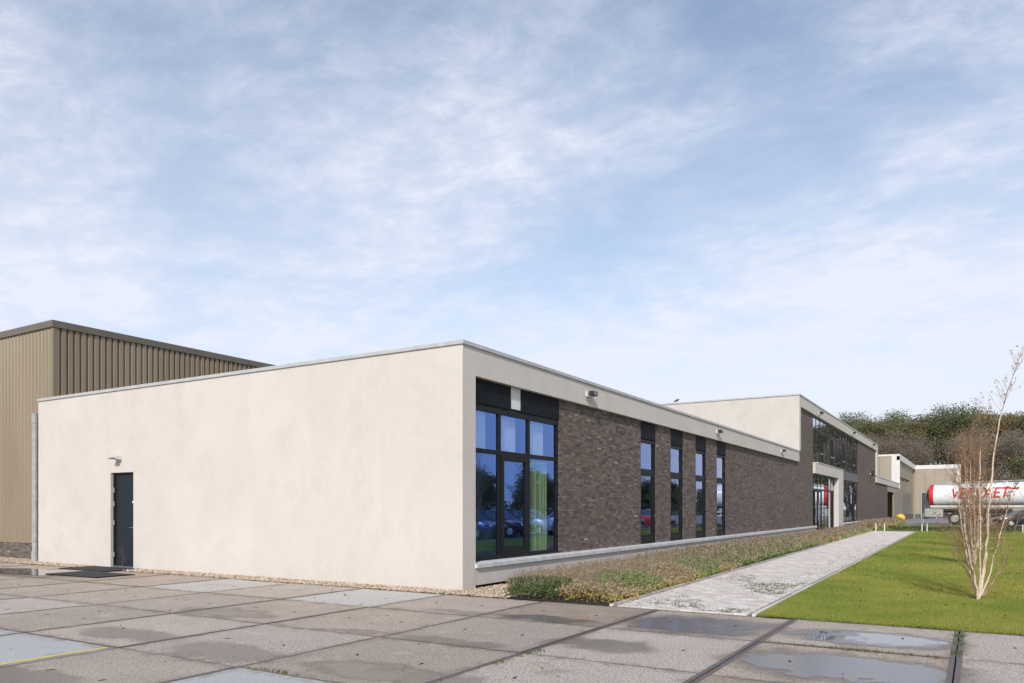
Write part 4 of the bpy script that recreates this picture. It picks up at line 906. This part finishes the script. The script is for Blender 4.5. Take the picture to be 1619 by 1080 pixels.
birch('farthest young birch on the lawn, half hidden by the two nearer ones', (22.5, -8.3, 0), rnd_stems(12, 7, 4.3), 13, 1.0, 30, 600, .95)
# ------------------------------------------------------------------ low hedge strip, posts, ball bollard
def hedge(name, label, x0, x1, y0, y1, h, n):
    x = rng.uniform(x0, x1, n); y = rng.uniform(y0, y1, n); z = h * rng.beta(2, 1.2, n) * (.75 + .4 * patch(x * 2, y * 2, 1.0, .3)); t = rng.uniform(0, 1, n)
    V, F, C = leaves(np.c_[x, y, z], rng.uniform(.05, .11, n) * max(1, h * 2.2), lerp(t, (.03, .045, .018), (.065, .08, .03), (.12, .09, .06)), 1.8, .5)
    m = npmesh(name, V, F, col=C); m.materials.append(M['leaf']); return tag(link(name, m), label, 'hedge', kind='stuff')
hedge('low_hedge', 'low dark hedge strip across the far end of the lawn', 46.6, 48.2, -24, -3.0, .34, 9000)
hedge('tall_hedge', 'tall dark hedge running along the far side opposite the office', 30, 330, -60, -57, 2.6, 16000)
def post(x, y, label, h=.52):
    t = thing('marker_post', label, 'post', (x, y, 0), 0, 'low white marker posts along the lawn edge')
    obj('post', MB().lathe([(.04, -.05), (.04, h - .03)], 10), M['pale'], t, True); obj('cap', MB().lathe([(.045, h - .03), (.045, h), (.02, h + .02)], 10), M['white'], t)
post(45.9, -2.35, 'white marker post at the far end of the path, left of its pair'); post(46.3, -2.85, 'white marker post at the far end of the path, right of its pair')
post(46.35, -5.12, 'white marker post left of the birches, left of its pair'); post(46.35, -5.42, 'white marker post left of the birches, right of its pair')
post(46.35, -10.75, 'white marker post near the dark car, left of its pair'); post(46.35, -11.1, 'white marker post near the dark car, right of its pair')
M['yellow'] = flat('yellow_paint', (.80, .52, .02), .4, 0, .06, 3)
yb = thing('ball_bollard', 'yellow painted ball bollard by the far end of the building', 'bollard', (79.0, -1.35, 0))
obj('ball', MB().lathe([(.28, .12), (.42, .28), (.48, .50), (.47, .62), (.40, .80), (.26, .93), (.08, .985)], 20), M['yellow'], yb, True); obj('foot', MB().lathe([(.36, -.02), (.36, .08), (.29, .13)], 20), M['beige2'], yb)
# ------------------------------------------------------------------ tanker trailer
M['tank'] = None
a = Mat('tank_white', (.72, .73, .75), .3, .0); f = a.noise(1.2, 5); g = a.noise(5, 4, .6, st=(1, 1, .2)); a.col(a.mix(a.rng(g, .55, .75, 0, .3), (.82, .83, .84), (.70, .70, .68))); M['tank'] = a.m
M['red'] = flat('red_paint', (.62, .03, .025), .35, 0, .06, 3); M['alu'] = flat('chassis_aluminium', (.52, .53, .52), .4, .5, .12, 4); M['tyre'] = flat('tyre_rubber', (.02, .02, .021), .85, 0, .2, 12); M['chass'] = flat('chassis_dark', (.045, .045, .045), .7, 0, .2, 4)
def wheel(parent, x, y, R, W, rim=True, dirn=-1):
    w_ = thing_part('wheel', parent, (x, y, R))
    obj('tyre', MB().lathe([(R * .58, -W / 2), (R * .93, -W / 2), (R, -W * .36), (R, W * .36), (R * .93, W / 2), (R * .58, W / 2)], 26, 'y', caps=False), M['tyre'], w_, True)
    obj('rim', MB().lathe([(R * .60, -W * .44), (R * .53, -W * .48), (R * .47, -W * .30), (R * .24, -W * .34), (R * .20, -W * .50), (R * .08, -W * .52), (R * .08, W * .52), (R * .20, W * .50), (R * .24, W * .34), (R * .47, W * .30), (R * .53, W * .48), (R * .60, W * .44)], 22, 'y'), M['alu'], w_)
    return w_
def thing_part(name, parent, loc): o = bpy.data.objects.new(name, None); COL.objects.link(o); o.parent = parent; o.location = loc; o.empty_display_size = .1; return o
tk = thing('tanker_trailer', 'white tanker trailer with red lettering and red rear band on the yard', 'trailer', (74.2, -4.3, 0), math.atan2(-.99, -.12))
# local x runs from the rear to the front, local y<0 is the side facing the camera
TL = 12.4; ZC, AY, AZ = 2.80, 1.26, 1.13
def tring(x, s, n=40, slope=.018):
    return [(x, s * AY * math.cos(2 * math.pi * k / n), ZC + x * slope + s * AZ * math.sin(2 * math.pi * k / n)) for k in range(n)]
def tank_section(name, xs, mat):
    mb = MB(); n = 40; o = 0
    for x, s in xs: mb.v += tring(x, s)
    for i in range(len(xs) - 1):
        for k in range(n): k2 = (k + 1) % n; mb.f.append((i*n+k, i*n+k2, (i+1)*n+k2, (i+1)*n+k))
    mb.f.append(tuple(range(n))); mb.f.append(tuple((len(xs)-1)*n + k for k in range(n)))
    return obj(name, mb, mat, tk, True)
tank_section('tank', [(.50, 1.0), (3, 1.0), (7, 1.0), (10.2, 1.0), (10.21, 1.07), (11.6, 1.07), (12.0, 1.0), (12.25, .8), (12.35, .4)], M['tank'])
tag(tank_section('rear_band', [(.05, .72), (.08, .90), (.14, 1.0), (.50, 1.003)], M['red']), 'red rear end band of the tank')
obj('rear_dome', MB().add([p for x, s in ((-.16, .25), (-.10, .55), (.04, .72)) for p in tring(x, s, 24)], [tuple(range(24))] + [(i*24+k, i*24+(k+1) % 24, (i+1)*24+(k+1) % 24, (i+1)*24+k) for i in range(2) for k in range(24)]), M['chass'], tk, True)
for i in range(9): x0 = .7 + i * 1.2; obj('tank_rib', MB().add([p for x, s in ((x0, 1.0), (x0 + .02, 1.012), (x0 + .05, 1.012), (x0 + .07, 1.0)) for p in tring(x, s)], [(j*40+k, j*40+(k+1) % 40, (j+1)*40+(k+1) % 40, (j+1)*40+k) for j in range(3) for k in range(40)]), M['tank'], tk, True)
zt = lambda x: ZC + AZ + x * .018
cwk = MB()
for y in (-.42, .42): cwk.tube([(.5, y, zt(.5) + .02), (.6, y, zt(.6) + .12), (10.1, y, zt(10) + .12), (10.2, y, zt(10) + .02)], .03, 6)
cwk.box(.8, 10.0, -.40, .40, ZC + AZ + .06, ZC + AZ + .09)
obj('catwalk', cwk, M['alu'], tk)
for x0 in (1.6, 3.9, 6.2, 8.5): obj('manhole', MB().lathe([(.30, zt(x0) - .05), (.30, zt(x0) + .09), (.24, zt(x0) + .14)], 16), M['alu'], tk, loc=(x0, 0, 0))
obj('spillbox', MB().box(.5, 2.6, -.62, -.5, zt(1) - .10, zt(1) + .06).box(.5, 2.6, .5, .62, zt(1) - .10, zt(1) + .06), M['alu'], tk)
obj('side_rail', MB().box(.25, 10.3, -1.27, -1.21, 1.70, 1.86).box(.25, 10.3, 1.21, 1.27, 1.70, 1.86), M['pale'], tk)
obj('rail_bracket', MB().box(.3, 10.2, -1.24, -1.20, 1.55, 1.699), M['beige'], tk)
obj('chassis', MB().box(.3, 12, -.5, -.4, 1.15, 1.65).box(.3, 12, .4, .5, 1.15, 1.65).box(.3, .5, -.4, .4, 1.2, 1.6).box(6, 6.2, -.4, .4, 1.2, 1.6), M['chass'], tk)
rc = box('rear_cabinet', (-.25, 1.35, -1.22, -.75, .72, 1.52), M['alu'], tk, bevel=.03); box('cabinet_door', (-.15, 1.25, -1.235, -1.221, .80, 1.44), M['alu'], rc); box('cabinet_handle', (.5, .7, -1.26, -1.236, 1.1, 1.14), M['chass'], rc)
bp_ = box('rear_bumper', (-.42, -.28, -1.2, 1.2, .55, .75), M['chass'], tk)
for y in (-1.12, .92): box('tail_light', (-.44, -.421, y, y + .2, .78, .98), M['red'], tk)
box('rear_post', (-.40, -.34, -1.2, -1.12, .1, 1.1), M['alu'], tk); box('tool_box', (1.40, 1.65, -1.15, -.6, .75, 1.2), M['chass'], tk)
ld = MB()
for y in (-.22, .22): ld.tube([(-.34, y, .8), (-.36, y, 2.2), (-.20, y, 3.55), (.3, y, 4.0)], .022, 6)
for i in range(9): z = .95 + i * .30; xx = -.345 if z < 2.2 else -.36 + (z - 2.2) * .12; ld.tube([(xx, -.22, z), (xx, .22, z)], .016, 5)
obj('ladder', ld, M['alu'], tk)
obj('hose_tube', MB().tube([(7.0, -1.16, 1.42), (11.4, -1.16, 1.42)], .09, 10), M['alu'], tk, True)
RW = .60
for x0 in (2.35, 4.30, 6.25):
    for y in (-1.08, 1.08): wheel(tk, x0, y, RW, .40)
    obj('axle', MB().tube([(x0, -1.0, RW), (x0, 1.0, RW)], .07, 8), M['chass'], tk)
    obj('mudguard', MB().add([(x0 + .74 * math.cos(q), y, RW + .74 * math.sin(q)) for y in (-1.26, -.82) for q in [math.pi * (.12 + .76 * i / 8) for i in range(9)]], [(i, i + 1, 10 + i, 9 + i) for i in range(8)]), M['chass'], tk)
for z in (.75, 1.15): box('side_guard', (6.9, 11.6, -1.24, -1.20, z, z + .12), M['white'], tk)
for x0 in (7.2, 9.2, 11.2): box('guard_post', (x0, x0 + .08, -1.20, -1.12, .7, 1.6), M['alu'], tk)
obj('extinguisher_box', MB().lathe([(.2, .75), (.24, .8), (.24, 1.42), (.16, 1.5)], 14), M['red'], tk, True, loc=(8.5, -1.30, 0))
for y in (-.9, .9): box('landing_leg', (9.4, 9.55, y - .08, y + .08, 0, 1.3), M['chass'], tk)
# lettering wrapped on the tank side
fc = bpy.data.curves.new('lettering', 'FONT'); fc.body = 'VERVAET'; fc.size = 1.32; fc.shear = .22; fc.offset = .022; fc.space_character = 1.0; fc.resolution_u = 3
fo = bpy.data.objects.new('lettering_curve', fc); COL.objects.link(fo); bpy.context.view_layer.update()
dgm = bpy.context.evaluated_depsgraph_get(); tm = bpy.data.meshes.new_from_object(fo.evaluated_get(dgm)); bpy.data.objects.remove(fo)
b = bmesh.new(); b.from_mesh(tm)
wmax = max(q.co.x for q in b.verts)
b_, t_ = [q.co.x for q in b.verts], None
bmesh.ops.translate(b, verts=b.verts, vec=(0, 0, 0))
# bar of the last letter running on to the right
vs = [b.verts.new((wmax - .1, .86, 0)), b.verts.new((wmax + .75, .86, 0)), b.verts.new((wmax + .70, .70, 0)), b.verts.new((wmax - .14, .70, 0))]; b.faces.new(vs)
for i in range(1, 12): bmesh.ops.bisect_plane(b, geom=b.verts[:] + b.edges[:] + b.faces[:], plane_co=(0, i * .085, 0), plane_no=(0, 1, 0))
sx = 4.9 / wmax
for q in b.verts:
    x = 1.95 + q.co.x * sx; z = 2.48 + q.co.y * 1.05 + x * .018; s_ = max(-1, min(1, (z - ZC - x * .018) / AZ)); q.co = Vector((x, -(AY + .012) * math.sqrt(1 - s_ * s_) - .008, z))
m = bpy.data.meshes.new('lettering'); b.to_mesh(m); b.free(); link('lettering', m, M['red'], tk)
# ------------------------------------------------------------------ cars
def car(label, loc, rz, paint, group):
    t = thing('parked_car', label, 'car', loc, rz, group)
    st = [(-2.05, .45, .62, .70, .60), (-1.98, .28, .82, .82, .70), (-1.55, .22, .88, .93, .80), (-.9, .20, .90, .96, .86), (.3, .20, .90, .95, .86), (1.1, .20, .90, .93, .86), (1.75, .24, .86, .82, .78), (2.08, .32, .72, .70, .62), (2.14, .45, .60, .60, .52)]
    mb = MB(); n = 10
    for (x, z0, w_, zb, wt) in st:
        ring = [(-w_ * .92, z0), (-w_, z0 + (zb - z0) * .3), (-w_, z0 + (zb - z0) * .72), (-wt, zb), (-wt * .4, zb + .02)]; ring = ring + [(-y, z) for y, z in ring[::-1]]
        mb.v += [(x, y, z) for y, z in ring]
    for i in range(len(st) - 1):
        for k in range(n): k2 = (k + 1) % n; mb.f.append((i*n+k, i*n+k2, (i+1)*n+k2, (i+1)*n+k))
    mb.f.append(tuple(range(n))); mb.f.append(tuple((len(st)-1)*n + k for k in range(n)))
    obj('body', mb, paint, t, True)
    A, B = [(-1.75, .84), (-1.35, 1.36), (-.9, 1.45), (.05, 1.46), (.35, 1.40), (1.15, .90)], None
    g = MB(); wb = [.80, .66, .63, .63, .66, .80]
    for (x, z), w_ in zip(A, wb): g.v += [(x, -w_, z), (x, w_, z)]
    for i in range(5): g.f.append((i*2, i*2+1, i*2+3, i*2+2))
    g.f.append((0, 2, 4, 6, 8, 10)); g.f.append((1, 11, 9, 7, 5, 3)); g.f.append((0, 10, 11, 1)); obj('greenhouse', g, M['carglass'], t)
    rf = MB(); rf.add([(-1.32, -.655, 1.375), (-1.32, .655, 1.375), (-.9, -.635, 1.465), (-.9, .635, 1.465), (.05, -.635, 1.475), (.05, .635, 1.475), (.33, -.655, 1.415), (.33, .655, 1.415)], [(0, 1, 3, 2), (2, 3, 5, 4), (4, 5, 7, 6)]); obj('roof', rf, paint, t)
    for s in (-1, 1):
        pp = MB()
        for (p, q) in (((-1.70, .80 * s, .87), (-1.33, .668 * s, 1.37)), ((-.35, .815 * s, .9), (-.38, .645 * s, 1.45)), ((1.12, .80 * s, .91), (.34, .668 * s, 1.41))): pp.tube([p, q], .03, 4)
        obj('pillars', pp, paint, t)
        box('mirror', (.72, .88, min(.84 * s, 1.0 * s), max(.84 * s, 1.0 * s), .92, 1.05), paint, t, bevel=.02)
        box('headlight', (1.90, 2.10, min(.42 * s, .70 * s), max(.42 * s, .70 * s), .60, .74), M['white'], t, bevel=.02); box('tail_light', (-2.06, -1.93, min(.46 * s, .74 * s), max(.46 * s, .74 * s), .62, .80), M['red'], t, bevel=.02)
        for x0 in (-1.32, 1.32): wheel(t, x0, .80 * s, .31, .20)
    box('grille', (2.09, 2.15, -.4, .4, .42, .56), M['chass'], t); box('number_plate', (2.145, 2.16, -.26, .26, .34, .44), M['yellow'], t)
def paint(name, c, metal=.3): 
    a = Mat(name, c, .25, metal); a.b.inputs['Coat Weight'].default_value = .6; f = a.noise(3, 3); a.col(a.mix(a.rng(f, .3, .7), tuple(q * .93 for q in c), c)); return a.m
G_ = 'cars parked on the lot across the lawn'
car('dark car parked at the right edge beyond the lawn', (66.5, -11.6, 0), math.atan2(-.9, .42) + math.pi, paint('paint_black', (.02, .022, .026)), G_)
for i, (x, y, nm, c, rz_) in enumerate(((17.8, -14.2, 'dark red', (.20, .02, .02), 1.5), (21.0, -14.1, 'blue', (.03, .06, .18), 1.62), (24.2, -14.3, 'black', (.015, .016, .02), 1.55), (27.4, -14.2, 'silver', (.45, .46, .48), 1.57), (34.0, -14.3, 'white', (.7, .7, .7), 1.5), (40.4, -14.2, 'grey', (.14, .15, .16), 1.6), (47.0, -14.2, 'bright red', (.45, .03, .03), 1.57))):
    car(f'{nm} car parked on the strip beside the lawn, seen in the glass', (x, y, .006), rz_, paint('paint_' + nm.replace(' ', '_'), c), G_)
# ------------------------------------------------------------------ crow on the roof edge
bd = thing('crow', 'black crow perched on the roof edge of the tall block', 'bird', (31.98, 6.95, H2 + .10), math.atan2(-.855, .52)); bd.scale = (.6, .6, .6)
M['crow'] = flat('crow_feather', (.012, .013, .017), .55)
bb = MB().lathe([(.002, -.30), (.035, -.26), (.05, -.16), (.085, -.05), (.105, .05), (.09, .14), (.055, .19), (.062, .24), (.05, .29), (.018, .315), (.012, .33), (.002, .385)], 12, 'x')
o = obj('body', bb, M['crow'], bd, True, loc=(0, 0, .19)); o.rotation_euler = (0, R_(-24), 0)
obj('tail', MB().prism([(-.10, .11), (-.36, -.01), (-.35, .035), (-.12, .16)], 'y', -.045, .045), M['crow'], bd)
for s in (-1, 1): obj('leg', MB().tube([(.0, .035 * s, .14), (.01, .035 * s, .0), (.05, .035 * s, .004)], .008, 5), M['crow'], bd)
for s in (-1, 1): obj('wing', MB().add([(.12, .09 * s, .30), (.02, .115 * s, .22), (-.24, .07 * s, .03), (-.20, .05 * s, .10), (-.02, .06 * s, .27)], [(0, 1, 2, 3, 4)]), M['crow'], bd)
